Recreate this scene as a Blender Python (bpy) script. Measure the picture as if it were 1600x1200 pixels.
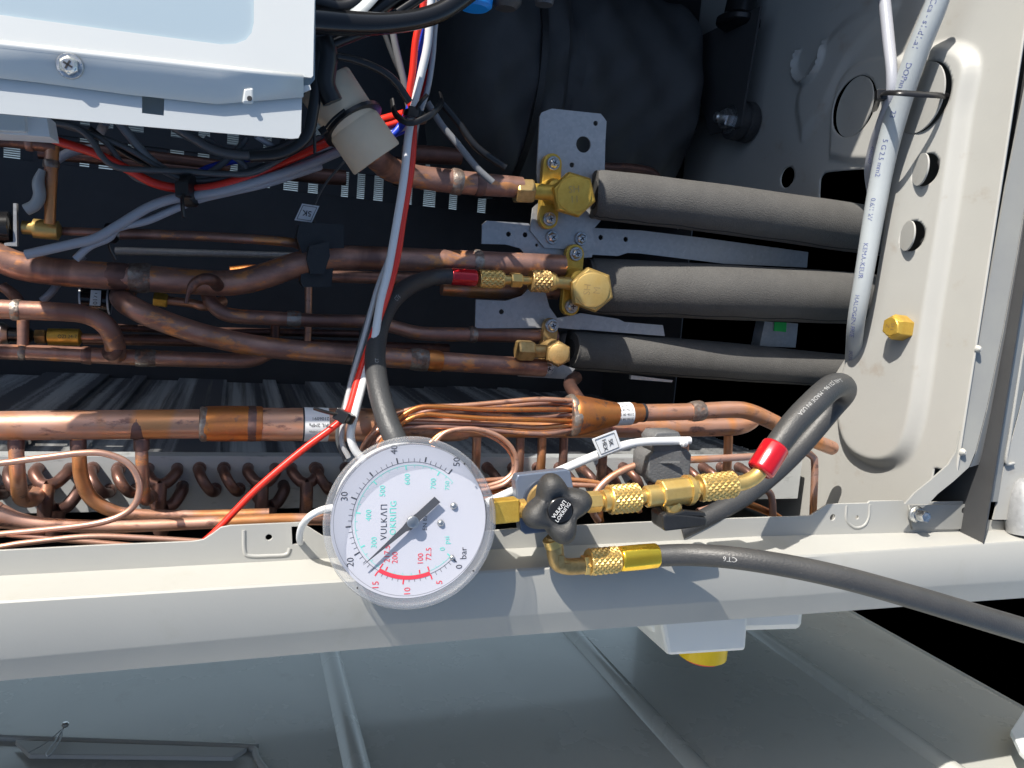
import bpy, bmesh, math, random
import numpy as np
from mathutils import Vector, Matrix
random.seed(7); rng = np.random.default_rng(7)
for o in list(bpy.data.objects): bpy.data.objects.remove(o)
SC = bpy.context.scene; COL = SC.collection
# ------------------------------------------------------------------ camera
F = 1200.0                                   # focal length in pixels of the 1600 wide picture
_X = np.array([0, -.035, .34]); _X[0] = math.sqrt(1-_X[1]**2-_X[2]**2)
_Y = np.array([.081, 0, -.12]); _Y[1] = math.sqrt(1-_Y[0]**2-_Y[2]**2)
_Y = _Y-_X*_X.dot(_Y); _Y /= np.linalg.norm(_Y)
_Z = -np.cross(_X, _Y)
RT = Vector((_X[0], _Y[0], _Z[0])); UP = Vector((_X[1], _Y[1], _Z[1])); FW = Vector((_X[2], _Y[2], _Z[2]))
CAM = Vector((0, 0, .373))
cd = bpy.data.cameras.new('camera'); cam = bpy.data.objects.new('camera', cd); COL.objects.link(cam)
cd.sensor_width = 36; cd.lens = 36*F/1600; cd.clip_start = .005; cd.clip_end = 200
cam.matrix_world = Matrix(((RT.x, UP.x, -FW.x, CAM.x), (RT.y, UP.y, -FW.y, CAM.y), (RT.z, UP.z, -FW.z, CAM.z), (0, 0, 0, 1)))
SC.camera = cam
# ------------------------------------------------------------------ light
SUN = Vector((-.518, .774, .362)).normalized()
w = bpy.data.worlds.new('World'); SC.world = w; w.use_nodes = True
nt = w.node_tree; bg = nt.nodes['Background']; sky = nt.nodes.new('ShaderNodeTexSky')
sky.sky_type = 'NISHITA'; sky.sun_disc = False
sky.sun_elevation = math.asin(SUN.z); sky.sun_rotation = math.atan2(SUN.x, SUN.y)
nt.links.new(sky.outputs[0], bg.inputs[0]); bg.inputs[1].default_value = .135
sd = bpy.data.lights.new('sun', 'SUN'); sd.energy = 5.0; sd.angle = math.radians(.5); sd.color = (1, .95, .87)
sun = bpy.data.objects.new('sun', sd); COL.objects.link(sun); sun.rotation_euler = SUN.to_track_quat('Z', 'Y').to_euler()
SC.view_settings.view_transform = 'Standard'; SC.view_settings.look = 'None'
SC.view_settings.exposure = .54; SC.view_settings.gamma = 1
SC.cycles.use_denoising = True; SC.cycles.max_bounces = 8; SC.cycles.transparent_max_bounces = 12
SC.cycles.caustics_reflective = False; SC.cycles.caustics_refractive = False
# ------------------------------------------------------------------ picture -> place
def ray(px, py): return RT*((px-800)/F)-UP*((py-600)/F)+FW
def U(px, py, z): d = ray(px, py); return CAM+d*((z-CAM.z)/d.z)
def PX(px, py, x): d = ray(px, py); return CAM+d*((x-CAM.x)/d.x)
def PY(px, py, y): d = ray(px, py); return CAM+d*((y-CAM.y)/d.y)
def S(p): return (p-CAM).dot(FW)/F           # metres per photo pixel at a point
def V(a):
    if isinstance(a, Vector): return a
    return U(*a[:3])
# ------------------------------------------------------------------ materials
MT = {}
def mat(name, col=(.5, .5, .5), rough=.5, metal=0, spec=.5, c2=None, nscale=20, ncon=(.35, .65), stretch=(1, 1, 1), bump=0, bscale=200, rvar=0,
        c3=None, n3=60, c3con=(.55, .68), coat=0, detail=6, voro=False, rand=False, c4=None, n4=26, c4con=(.54, .62), s4=(1, .12, .12)):
    if name in MT: return MT[name]
    m = bpy.data.materials.new(name); m.use_nodes = True; N = m.node_tree.nodes; L = m.node_tree.links
    b = N['Principled BSDF']; b.inputs['Base Color'].default_value = (*col, 1); b.inputs['Roughness'].default_value = rough
    b.inputs['Metallic'].default_value = metal; b.inputs['Specular IOR Level'].default_value = spec
    if coat: b.inputs['Coat Weight'].default_value = coat; b.inputs['Coat Roughness'].default_value = .08
    tc = N.new('ShaderNodeTexCoord'); mp = N.new('ShaderNodeMapping'); mp.inputs['Scale'].default_value = stretch
    L.new(tc.outputs['Object'], mp.inputs[0]); co = mp.outputs[0]
    if rand:
        oi = N.new('ShaderNodeObjectInfo'); va = N.new('ShaderNodeVectorMath'); va.operation = 'ADD'
        mu = N.new('ShaderNodeMath'); mu.operation = 'MULTIPLY'; mu.inputs[1].default_value = 7.3
        L.new(oi.outputs['Random'], mu.inputs[0]); L.new(co, va.inputs[0]); L.new(mu.outputs[0], va.inputs[1]); co = va.outputs[0]
    def noise(sc, con, det=6):
        n = N.new('ShaderNodeTexNoise'); n.inputs['Scale'].default_value = sc; n.inputs['Detail'].default_value = det; n.inputs['Roughness'].default_value = .62
        L.new(co, n.inputs['Vector']); r = N.new('ShaderNodeMapRange'); r.inputs[1].default_value = con[0]; r.inputs[2].default_value = con[1]
        L.new(n.outputs['Fac'], r.inputs[0]); return r.outputs[0]
    last = None
    if c2:
        mx = N.new('ShaderNodeMix'); mx.data_type = 'RGBA'; mx.inputs[6].default_value = (*col, 1); mx.inputs[7].default_value = (*c2, 1)
        if voro:
            vn = N.new('ShaderNodeTexVoronoi'); vn.inputs['Scale'].default_value = nscale; L.new(co, vn.inputs['Vector'])
            sp = N.new('ShaderNodeSeparateColor'); L.new(vn.outputs['Color'], sp.inputs[0]); fac = sp.outputs[0]
        else: fac = noise(nscale, ncon, detail)
        L.new(fac, mx.inputs[0]); last = mx.outputs[2]
        if rvar:
            mr = N.new('ShaderNodeMapRange'); mr.inputs[3].default_value = rough; mr.inputs[4].default_value = rough+rvar
            L.new(fac, mr.inputs[0]); L.new(mr.outputs[0], b.inputs['Roughness'])
    if c3:
        m3 = N.new('ShaderNodeMix'); m3.data_type = 'RGBA'; m3.inputs[7].default_value = (*c3, 1)
        if last: L.new(last, m3.inputs[6])
        else: m3.inputs[6].default_value = (*col, 1)
        L.new(noise(n3, c3con), m3.inputs[0]); last = m3.outputs[2]
    if c4:
        m4 = N.new('ShaderNodeMix'); m4.data_type = 'RGBA'; m4.inputs[7].default_value = (*c4, 1); L.new(last, m4.inputs[6])
        mq = N.new('ShaderNodeVectorMath'); mq.operation = 'MULTIPLY'; mq.inputs[1].default_value = s4; L.new(co, mq.inputs[0])
        n = N.new('ShaderNodeTexNoise'); n.inputs['Scale'].default_value = n4; n.inputs['Detail'].default_value = 5; L.new(mq.outputs[0], n.inputs['Vector'])
        r = N.new('ShaderNodeMapRange'); r.inputs[1].default_value = c4con[0]; r.inputs[2].default_value = c4con[1]; r.inputs[4].default_value = .85
        L.new(n.outputs['Fac'], r.inputs[0]); L.new(r.outputs[0], m4.inputs[0]); last = m4.outputs[2]
    if last: L.new(last, b.inputs['Base Color'])
    if bump:
        n = N.new('ShaderNodeTexNoise'); n.inputs['Scale'].default_value = bscale; n.inputs['Detail'].default_value = 3; L.new(co, n.inputs['Vector'])
        bp = N.new('ShaderNodeBump'); bp.inputs['Strength'].default_value = bump; bp.inputs['Distance'].default_value = .001
        L.new(n.outputs['Fac'], bp.inputs['Height']); L.new(bp.outputs[0], b.inputs['Normal'])
    MT[name] = m; return m
M = dict(
 paint=mat('rail paint', (.41, .405, .375), .42, c2=(.385, .38, .355), nscale=9, bump=.03, bscale=900, c3=(.36, .35, .31), n3=34, c3con=(.60, .85), rvar=.12),
 beige=mat('base pan paint', (.405, .40, .375), .42, c2=(.375, .37, .35), nscale=9, c3=(.31, .26, .21), n3=38, c3con=(.60, .80), bump=.05, bscale=500),
 greypaint=mat('grey strip paint', (.30, .30, .28), .4, c2=(.27, .27, .26), nscale=20, bump=.03, bscale=700),
 gap_shade=mat('slate strip', (.24, .245, .24), .4, c2=(.21, .215, .21), nscale=20),  # tone of the shaded corner gap, put in as a colour
 white=mat('control box white', (.555, .575, .575), .30, c2=(.53, .55, .555), nscale=8, bump=.02, bscale=900, coat=.2),
 whitein=mat('control box inner', (.34, .42, .48), .22, c2=(.32, .40, .46), nscale=6),
 galv=mat('galvanised steel', (.40, .405, .41), .40, .45, c2=(.46, .465, .47), nscale=420, voro=True, rvar=.1, c3=(.55, .56, .57), n3=260, c3con=(.62, .74), bump=.03, bscale=600),
 zinc=mat('zinc screw', (.62, .64, .65), .25, 1, c2=(.42, .44, .46), nscale=400, ncon=(.4, .6), rvar=.25, bump=.1, bscale=2500),
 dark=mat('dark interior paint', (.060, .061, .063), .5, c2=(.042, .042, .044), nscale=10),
 jacket=mat('sound jacket', (.065, .067, .070), .7, c2=(.046, .048, .050), nscale=14, bump=1.0, bscale=26),
 blackpl=mat('black plastic', (.018, .018, .019), .38, c2=(.024, .024, .024), nscale=150, bump=.15, bscale=1500),
 knob=mat('black phenolic', (.030, .030, .031), .42, c2=(.042, .042, .042), nscale=500, bump=.35, bscale=1800, rvar=.1),
 gloss=mat('black gloss', (.012, .012, .013), .2),
 rubber=mat('hose rubber', (.040, .041, .043), .46, c2=(.052, .052, .053), nscale=40, c3=(.12, .12, .12), n3=240, c3con=(.68, .78), bump=.25, bscale=900),
 foam=mat('pipe foam', (.092, .089, .084), .80, c2=(.078, .075, .071), nscale=60, c3=(.12, .115, .108), n3=900, c3con=(.56, .7), bump=.55, bscale=1100),
 foamdark=mat('foam core', (.02, .02, .02), .9),
 cream=mat('cream foam', (.66, .53, .38), .8, c2=(.61, .48, .34), nscale=30, bump=.3, bscale=300),
 brass=mat('brass', (.74, .52, .19), .30, .72, c2=(.62, .41, .13), nscale=130, rvar=.12, bump=.05, bscale=900),
 brassy=mat('yellow brass', (.70, .46, .085), .36, .6, c2=(.60, .37, .06), nscale=220, rvar=.1, bump=.25, bscale=1600),
 brassd=mat('dull brass', (.56, .38, .16), .40, .7, c2=(.40, .26, .10), nscale=160, rvar=.15, bump=.12, bscale=1200),
 gold=mat('gold ferrule', (.95, .62, .06), .17, .9, c2=(.9, .56, .05), nscale=60),
 red=mat('red ferrule', (.62, .012, .022), .22, .35, c2=(.55, .01, .02), nscale=50, coat=.5),
 cop=mat('copper bright', (.72, .36, .215), .29, .66, c2=(.62, .36, .27), nscale=42, ncon=(.40, .60), rvar=.2, c3=(.26, .14, .11), n3=80, c3con=(.57, .67), stretch=(1, 2.2, 2.2), bump=.06, bscale=900, rand=True, c4=(.80, .34, .12), n4=30, c4con=(.52, .60)),
 copp=mat('copper pink', (.68, .40, .30), .28, .62, c2=(.58, .31, .21), nscale=50, rvar=.12, bump=.04, bscale=700, c3=(.36, .19, .13), n3=110, c3con=(.62, .74), rand=True),
 copm=mat('copper weathered', (.56, .30, .215), .32, .62, c2=(.33, .19, .155), nscale=34, ncon=(.38, .6), rvar=.2, c3=(.76, .33, .13), n3=52, c3con=(.55, .63), stretch=(1, 2, 2), bump=.08, bscale=600, rand=True, c4=(.18, .10, .085), n4=30, c4con=(.54, .64)),
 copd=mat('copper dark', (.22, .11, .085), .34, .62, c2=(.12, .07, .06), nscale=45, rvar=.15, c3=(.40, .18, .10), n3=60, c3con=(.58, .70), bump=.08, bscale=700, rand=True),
 copo=mat('copper orange heat tint', (.70, .26, .07), .34, .85, c2=(.50, .19, .08), nscale=70, rvar=.15, c3=(.24, .14, .11), n3=120, c3con=(.58, .68), bump=.1, bscale=900, rand=True),
 braze=mat('braze alloy', (.40, .36, .32), .42, .8, c2=(.22, .16, .13), nscale=130, ncon=(.4, .6), rvar=.2, c3=(.5, .25, .15), n3=160, c3con=(.56, .64), bump=.6, bscale=420, rand=True),
 scorch=mat('scorched copper', (.14, .085, .075), .45, .75, c2=(.24, .14, .12), nscale=110, rvar=.15, bump=.15, bscale=600, rand=True),
 plate=mat('coil end plate', (.55, .57, .57), .42, .3, c2=(.48, .50, .51), nscale=16, stretch=(1, 3, 1), c3=(.30, .31, .31), n3=50, c3con=(.58, .72)),
 fin=mat('coil fins', (.50, .505, .49), .5, .15, c2=(.12, .122, .128), nscale=26, ncon=(.44, .54), stretch=(1, .02, .02), c3=(.22, .21, .19), n3=60, c3con=(.56, .66)),
 wred=mat('red wire', (.72, .028, .014), .36), wwhite=mat('white wire', (.66, .67, .68), .35), wblue=mat('blue wire', (.012, .05, .55), .4),
 wgrey=mat('grey wire', (.20, .205, .215), .42, c2=(.17, .175, .185), nscale=40), wgreyd=mat('dark grey wire', (.085, .088, .092), .4), wblack=mat('black wire', (.012, .012, .013), .32),
 wlg=mat('light grey cable', (.40, .43, .44), .42, c2=(.37, .40, .415), nscale=40, bump=.08, bscale=500),
 wlgs=mat('pale cable', (.36, .37, .41), .40), clear=mat('clear sleeve', (.42, .42, .43), .15, spec=.7),
 label=mat('label paper', (.72, .73, .74), .5), ink=mat('black ink', (.02, .02, .024), .6), inkb=mat('blue ink', (.10, .12, .26), .6), inkw=mat('white ink', (.36, .36, .36), .6), inkww=mat('knob white ink', (.62, .62, .62), .6), holder=mat('holder rubber', (.10, .102, .105), .6, c2=(.135, .137, .14), nscale=90, c3=(.17, .17, .17), n3=300, c3con=(.6, .75), bump=.4, bscale=700),
 dial=mat('dial white', (.57, .575, .64), .45), cyan=mat('dial cyan', (.14, .70, .60), .55), dialr=mat('dial red', (.80, .03, .06), .55), dialk=mat('dial black', (.03, .032, .05), .5),
 needle=mat('needle', (.05, .052, .062), .35), steel=mat('brushed steel', (.55, .55, .54), .35, 1, c2=(.45, .45, .44), nscale=300),
 bluegrey=mat('valve block', (.16, .19, .25), .35, .3, c2=(.13, .16, .22), nscale=30), ring=mat('ring blue black', (.04, .05, .075), .4),
 panel=mat('side panel paint', (.47, .47, .43), .22, c2=(.43, .43, .395), nscale=5, c3=(.38, .37, .33), n3=30, c3con=(.58, .8), rvar=.10, coat=.35, bump=.015, bscale=300),
 yellow=mat('switch yellow', (.85, .58, .01), .4), redsw=mat('switch red', (.7, .03, .01), .4), swwhite=mat('switch white', (.80, .81, .79), .4),
 blue=mat('blue cap', (.01, .28, .78), .35), green=mat('green sticker', (.02, .62, .10), .5),
)
def transp(name, t, rough, col=(1, 1, 1), base=(.8, .82, .86)):
    m = bpy.data.materials.new(name); m.use_nodes = True; N = m.node_tree.nodes; L = m.node_tree.links; N.clear()
    o = N.new('ShaderNodeOutputMaterial'); tr = N.new('ShaderNodeBsdfTransparent'); tr.inputs[0].default_value = (*col, 1)
    df = N.new('ShaderNodeBsdfDiffuse'); df.inputs[0].default_value = (*base, 1); gl = N.new('ShaderNodeBsdfGlossy'); gl.inputs['Roughness'].default_value = rough
    m1 = N.new('ShaderNodeMixShader'); m1.inputs[0].default_value = t; m2 = N.new('ShaderNodeMixShader'); lw = N.new('ShaderNodeLayerWeight'); lw.inputs[0].default_value = .5; pw = N.new('ShaderNodeMath'); pw.operation = 'POWER'; pw.inputs[1].default_value = 4; L.new(lw.outputs['Facing'], pw.inputs[0]); fr = N.new('ShaderNodeMath'); fr.operation = 'MULTIPLY_ADD'; fr.inputs[1].default_value = .5; fr.inputs[2].default_value = .04; L.new(pw.outputs[0], fr.inputs[0])
    L.new(df.outputs[0], m1.inputs[1]); L.new(tr.outputs[0], m1.inputs[2]); L.new(fr.outputs[0], m2.inputs[0]); L.new(m1.outputs[0], m2.inputs[1]); L.new(gl.outputs[0], m2.inputs[2])
    L.new(m2.outputs[0], o.inputs[0]); return m
M['glass'] = transp('clear lens', .97, .03); M['bezel'] = transp('clear bezel', .83, .05, base=(.45, .47, .52))
m = bpy.data.materials.new('daylight sky'); m.use_nodes = True; N = m.node_tree.nodes; N.clear()
e = N.new('ShaderNodeEmission'); e.inputs[0].default_value = (.62, .82, 1, 1); e.inputs[1].default_value = .7
oo = N.new('ShaderNodeOutputMaterial'); m.node_tree.links.new(e.outputs[0], oo.inputs[0]); M['sky'] = m
# ------------------------------------------------------------------ builders
def tag(o, label=None, cat=None, group=None, kind=None):
    if label: o['label'] = label
    if cat: o['category'] = cat
    if group: o['group'] = group
    if kind: o['kind'] = kind
    return o
def thing(name, label, cat, loc=(0, 0, 0), group=None):
    o = bpy.data.objects.new(name, None); COL.objects.link(o); o.empty_display_size = .01; o.location = loc
    return tag(o, label, cat, group)
def wloc(o):
    v = Vector(o.location)
    while o.parent: o = o.parent; v = v+Vector(o.location)
    return v
class MB:
    def __init__(s): s.v = []; s.f = []; s.m = []; s.mi = 0
    def add(s, vs, fs):
        b = len(s.v); s.v += [tuple(p) for p in vs]; s.f += [tuple(i+b for i in f) for f in fs]; s.m += [s.mi]*len(fs); return s
    def tube(s, pts, rad, seg=14, caps=True, flat=1.0):
        pts, rad, T, Nn, B = frames(pts, rad); vs = []; fs = []
        for p, r, n, b in zip(pts, rad, Nn, B):
            for k in range(seg):
                a = 2*math.pi*k/seg; vs.append(p+n*(r*math.cos(a))+b*(r*flat*math.sin(a)))
        for i in range(len(pts)-1):
            for k in range(seg):
                k2 = (k+1) % seg; fs.append((i*seg+k, i*seg+k2, (i+1)*seg+k2, (i+1)*seg+k))
        if caps: fs.append(tuple(range(seg-1, -1, -1))); fs.append(tuple((len(pts)-1)*seg+k for k in range(seg)))
        return s.add(vs, fs)
    def lathe(s, a, b, prof, seg=24, rot=0, caps=True, fn=None, ref=None):
        ax = (b-a); ln = ax.length; ax = ax/ln
        ref = ref or -FW
        n = (ref-ax*ref.dot(ax)); n = n.normalized() if n.length > 1e-4 else ax.orthogonal().normalized(); bb = ax.cross(n); vs = []; fs = []
        for i, (t, r) in enumerate(prof):
            for k in range(seg):
                an = 2*math.pi*k/seg+rot; rr = r if fn is None else fn(i, k, r, an)
                vs.append(a+ax*(t*ln)+(n*math.cos(an)+bb*math.sin(an))*rr)
        for i in range(len(prof)-1):
            for k in range(seg):
                k2 = (k+1) % seg; fs.append((i*seg+k, i*seg+k2, (i+1)*seg+k2, (i+1)*seg+k))
        if caps: fs.append(tuple(range(seg-1, -1, -1))); fs.append(tuple((len(prof)-1)*seg+k for k in range(seg)))
        return s.add(vs, fs)
    def knurl(s, a, b, r, d=.05, seg=30, rows=10):
        prof = [(0, r*.93), (.03, r*.97)]+[(.05+.9*i/(rows-1), r) for i in range(rows)]+[(.97, r*.97), (1, r*.93)]
        def fn(i, k, rr, an):
            if 2 <= i < 2+rows: return rr*(1+d if (i+k) % 2 else 1-d)
            return rr
        b0 = len(s.f); s.lathe(a, b, prof, seg, fn=fn); new = []; off = len(s.v)-len(prof)*seg
        for f in s.f[b0:]:
            if len(f) != 4: new.append(f); continue
            i, k = divmod(f[0]-off, seg)
            if 2 <= i < 1+rows: new += [(f[0], f[1], f[3]), (f[1], f[2], f[3])] if (i+k) % 2 else [(f[0], f[1], f[2]), (f[0], f[2], f[3])]
            else: new.append(f)
        s.f[b0:] = new; s.m[b0:] = [s.mi]*len(new); return s
    def box(s, c, ex, ey, ez, bev=0):
        vs = [c+ex*i+ey*j+ez*k for i in (-1, 1) for j in (-1, 1) for k in (-1, 1)]
        return s.add(vs, [(0, 1, 3, 2), (4, 6, 7, 5), (0, 4, 5, 1), (2, 3, 7, 6), (0, 2, 6, 4), (1, 5, 7, 3)])
    def prism(s, poly, dv):
        n = len(poly); vs = list(poly)+[p+dv for p in poly]
        fs = [tuple(range(n-1, -1, -1)), tuple(range(n, 2*n))]+[(i, (i+1) % n, n+(i+1) % n, n+i) for i in range(n)]
        return s.add(vs, fs)
    def build(s, name, mats, parent=None, smooth=35, bevel=0, fixn=True):
        me = bpy.data.meshes.new(name); V0 = np.array([tuple(v) for v in s.v])
        c = (V0.min(0)+V0.max(0))/2
        me.from_pydata([tuple(v) for v in V0-c], [], s.f)
        if fixn:
            bm = bmesh.new(); bm.from_mesh(me); bmesh.ops.recalc_face_normals(bm, faces=bm.faces); bm.to_mesh(me); bm.free()
        mats = mats if isinstance(mats, (list, tuple)) else [mats]
        for k in mats: me.materials.append(M[k] if isinstance(k, str) else k)
        me.polygons.foreach_set('material_index', s.m)
        if smooth:
            me.polygons.foreach_set('use_smooth', [True]*len(me.polygons)); me.set_sharp_from_angle(angle=math.radians(smooth))
        o = bpy.data.objects.new(name, me); COL.objects.link(o)
        cv = Vector(c)
        if parent: o.parent = parent; cv = cv-wloc(parent)
        o.location = cv
        if bevel:
            bv = o.modifiers.new('bevel', 'BEVEL'); bv.width = bevel; bv.segments = 2; bv.limit_method = 'ANGLE'; bv.angle_limit = math.radians(40)
        return o
def catmull(P, n):
    out = []
    Q = [2*P[0]-P[1]]+list(P)+[2*P[-1]-P[-2]]
    for i in range(1, len(Q)-2):
        a, b, c, d = Q[i-1], Q[i], Q[i+1], Q[i+2]
        for k in range(n):
            t = k/n; out.append(.5*((2*b)+(c-a)*t+(2*a-5*b+4*c-d)*t*t+(3*b-a-3*c+d)*t**3))
    out.append(P[-1]); return out
def frames(pts, rad):
    if isinstance(rad, (int, float)): rad = [rad]*len(pts)
    T = []
    for i in range(len(pts)):
        d = pts[min(i+1, len(pts)-1)]-pts[max(i-1, 0)]; T.append(d.normalized() if d.length > 1e-9 else Vector((1, 0, 0)))
    n = T[0].orthogonal().normalized(); Nn = []; B = []
    for t in T:
        n = n-t*n.dot(t); n = n.normalized() if n.length > 1e-6 else t.orthogonal().normalized(); Nn.append(n); B.append(t.cross(n))
    return pts, rad, T, Nn, B
def path(pts, sub=6, r=None):
    """pts: (px,py,z[,rpx]) or (Vector, r_m) -> smooth points and radii in metres"""
    P = []; R = []
    if not isinstance(pts[0][0], Vector) and pts[0][0] <= -40:
        v0 = U(*pts[0][:3]); pts = [(v0+Vector((-.22, .004, 0)), (pts[0][3] if len(pts[0]) > 3 else r)*S(v0)), (v0+Vector((-.05, .001, 0)), (pts[0][3] if len(pts[0]) > 3 else r)*S(v0))]+list(pts)
    for p in pts:
        if isinstance(p[0], Vector): v, rr = p[0], p[1]
        else:
            v = U(*p[:3]); rr = (p[3] if len(p) > 3 else r)*S(v)
        P.append(v); R.append(Vector((rr, 0, 0)))
    if len(P) < 3 and sub > 1: return catmull(P, 4), [q.x for q in catmull(R, 4)]
    return catmull(P, sub), [max(q.x, 1e-4) for q in catmull(R, sub)]
def tube(name, pts, mt, parent=None, r=None, seg=16, sub=6, flat=1.0):
    P, R = path(pts, sub, r); o = MB().tube(P, R, seg, flat=flat).build(name, mt, parent, smooth=50); return o
def ptube(mb, pts, r=None, seg=12, sub=6): P, R = path(pts, sub, r); mb.tube(P, R, seg); return mb
def ring(parent, a, b, rpx, mt='braze', name='braze_joint', bulge=1.06, rough=.03):
    A, Bv = V(a), V(b); s = S((A+Bv)/2); r = rpx*s; ph = random.random()*6
    def fn(i, k, rr, an): return rr*(1+rough*math.sin(3*an+ph+i)+rough*.6*math.sin(7*an+2*ph))
    return MB().lathe(A, Bv, [(0, r*.985), (.2, r*bulge), (.5, r*(bulge+.015)), (.8, r*bulge), (1, r*.985)], 28, fn=fn).build(name, mt, parent, smooth=60)
def lat(name, a, b, prof, mt, parent=None, seg=28, rot=0, smooth=35, bevel=0):
    A, Bv = V(a), V(b); s = S((A+Bv)/2)
    return MB().lathe(A, Bv, [(t, r*s) for t, r in prof], seg, rot).build(name, mt, parent, smooth, bevel)
def hexn(name, a, b, rpx, mt, parent=None, rot=0, ch=.12):
    A, Bv = V(a), V(b); s = S((A+Bv)/2); r = rpx*s
    return MB().lathe(A, Bv, [(0, r*.9), (ch, r), (1-ch, r), (1, r*.9)], 6, rot).build(name, mt, parent, smooth=0, bevel=r*.04)
def kn(name, a, b, rpx, mt, parent=None, d=.05, seg=32, rows=11):
    A, Bv = V(a), V(b); s = S((A+Bv)/2)
    return MB().knurl(A, Bv, rpx*s, d, seg, rows).build(name, mt, parent, smooth=0)
def ppoly(pts, z): return [U(x, y, z) for x, y in pts]
def plate(name, outer, holes, z, th, mt, parent=None, pos=None, bev=0):
    """flat sheet with holes, outline in photo pixels laid on plane Z=z (or via pos(px,py)->Vector)"""
    cu = bpy.data.curves.new(name, 'CURVE'); cu.dimensions = '2D'; cu.fill_mode = 'BOTH'; cu.extrude = th/2; cu.bevel_depth = bev; cu.bevel_resolution = 1
    loops = [ppoly(outer, z)]
    for h in holes:
        if len(h) == 3:
            c = U(h[0], h[1], z); r = h[2]*S(c); loops.append([c+Vector((r*math.cos(a*math.pi/10), r*math.sin(a*math.pi/10), 0)) for a in range(20)])
        else: loops.append(ppoly(h, z))
    c0 = sum(loops[0], Vector())/len(loops[0])
    for lp in loops:
        sp = cu.splines.new('POLY'); sp.points.add(len(lp)-1); sp.use_cyclic_u = True
        for p, q in zip(sp.points, lp): p.co = (q.x-c0.x, q.y-c0.y, 0, 1)
    ob = bpy.data.objects.new(name, cu); me = bpy.data.meshes.new_from_object(ob); bpy.data.objects.remove(ob)
    me.materials.clear(); me.materials.append(M[mt] if isinstance(mt, str) else mt)
    o = bpy.data.objects.new(name, me); COL.objects.link(o); loc = Vector((c0.x, c0.y, z))
    if parent: o.parent = parent; loc = loc-wloc(parent)
    o.location = loc; return o
FCACHE = {}
def textverts(body, spacing=1.0, ext=0, bold=0):
    k = (body, spacing, ext, bold)
    if k not in FCACHE:
        cu = bpy.data.curves.new('t', 'FONT'); cu.body = body; cu.size = 1; cu.align_x = 'CENTER'; cu.align_y = 'CENTER'; cu.resolution_u = 2; cu.space_character = spacing; cu.extrude = ext; cu.offset = bold
        ob = bpy.data.objects.new('t', cu); COL.objects.link(ob); me = bpy.data.meshes.new_from_object(ob); bpy.data.objects.remove(ob)
        FCACHE[k] = ([v.co.copy() for v in me.vertices], [tuple(p.vertices) for p in me.polygons]); bpy.data.meshes.remove(me)
    return FCACHE[k]
def textmb(mb, body, o, ex, ey, size, spacing=1.0, bold=0):
    vs, fs = textverts(body, spacing, 0, bold)
    return mb.add([o+ex*(v.x*size)+ey*(v.y*size) for v in vs], fs)
def text(name, body, o, ex, ey, size, mt, parent, spacing=1.0, bold=0):
    return textmb(MB(), body, o, ex, ey, size, spacing, bold).build(name, mt, parent, smooth=0, fixn=False)
def wraptext(body, pts, s0, size, mt, parent, ang=0, flip=False, spacing=1.0, r=None, sub=6, lift=.00012):
    P, R = path(pts, sub, r); L = [0]
    for i in range(1, len(P)): L.append(L[-1]+(P[i]-P[i-1]).length)
    vs, fs = textverts(body, spacing); out = []
    for v in vs:
        s = s0*L[-1]+(-v.x if flip else v.x)*size; s = min(max(s, 0), L[-1]-1e-6)
        i = max(j for j in range(len(L)) if L[j] <= s); i = min(i, len(P)-2); t = (s-L[i])/(L[i+1]-L[i])
        p = P[i].lerp(P[i+1], t); T = (P[i+1]-P[i]).normalized(); rr = R[i]*(1-t)+R[i+1]*t+lift
        n = (CAM-p); n = (n-T*n.dot(T)).normalized(); b = n.cross(T)
        a = ang+(-v.y if flip else v.y)*size/rr
        out.append(p+n*(rr*math.cos(a))+b*(rr*math.sin(a)))
    return MB().add(out, fs).build('lettering', mt, parent, smooth=0, fixn=False)
SCREW = {}
def screw(parent, p, nrm, r, name='screw', mt='zinc', rot=.3):
    """pan head screw with washer and cross recess"""
    if mt not in SCREW:
        mb = MB(); Z = Vector((0, 0, 1)); O = Vector()
        mb.lathe(O, Z*.0018, [(0, .0060), (.6, .0060), (1, .0055)], 24, ref=Vector((1, 0, 0)))
        mb.lathe(Z*.0018, Z*.0046, [(0, .0045), (.55, .0045), (.85, .0039), (1, .0030)], 6, ref=Vector((1, 0, 0)))
        mb.lathe(Z*.0018, Z*.0050, [(0, .0036), (.7, .0036), (1, .0027)], 20, ref=Vector((1, 0, 0)))
        mb.mi = 1
        for a in (0, math.pi/2): mb.box(Z*.0049, Vector((math.cos(a), math.sin(a), 0))*.0021, Vector((-math.sin(a), math.cos(a), 0))*.00045, Z*.00025)
        ob = mb.build('screw', [mt, 'ink'], smooth=35); SCREW[mt] = ob.data; bpy.data.objects.remove(ob)
        for v in SCREW[mt].vertices: v.co.z += .0025
    o = bpy.data.objects.new(name, SCREW[mt]); COL.objects.link(o); o.parent = parent
    o.location = p-wloc(parent); q = nrm.to_track_quat('Z', 'Y'); o.rotation_euler = (q @ Matrix.Rotation(rot, 3, 'Z').to_quaternion()).to_euler(); o.scale = (r/.006,)*3
    return o
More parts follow.
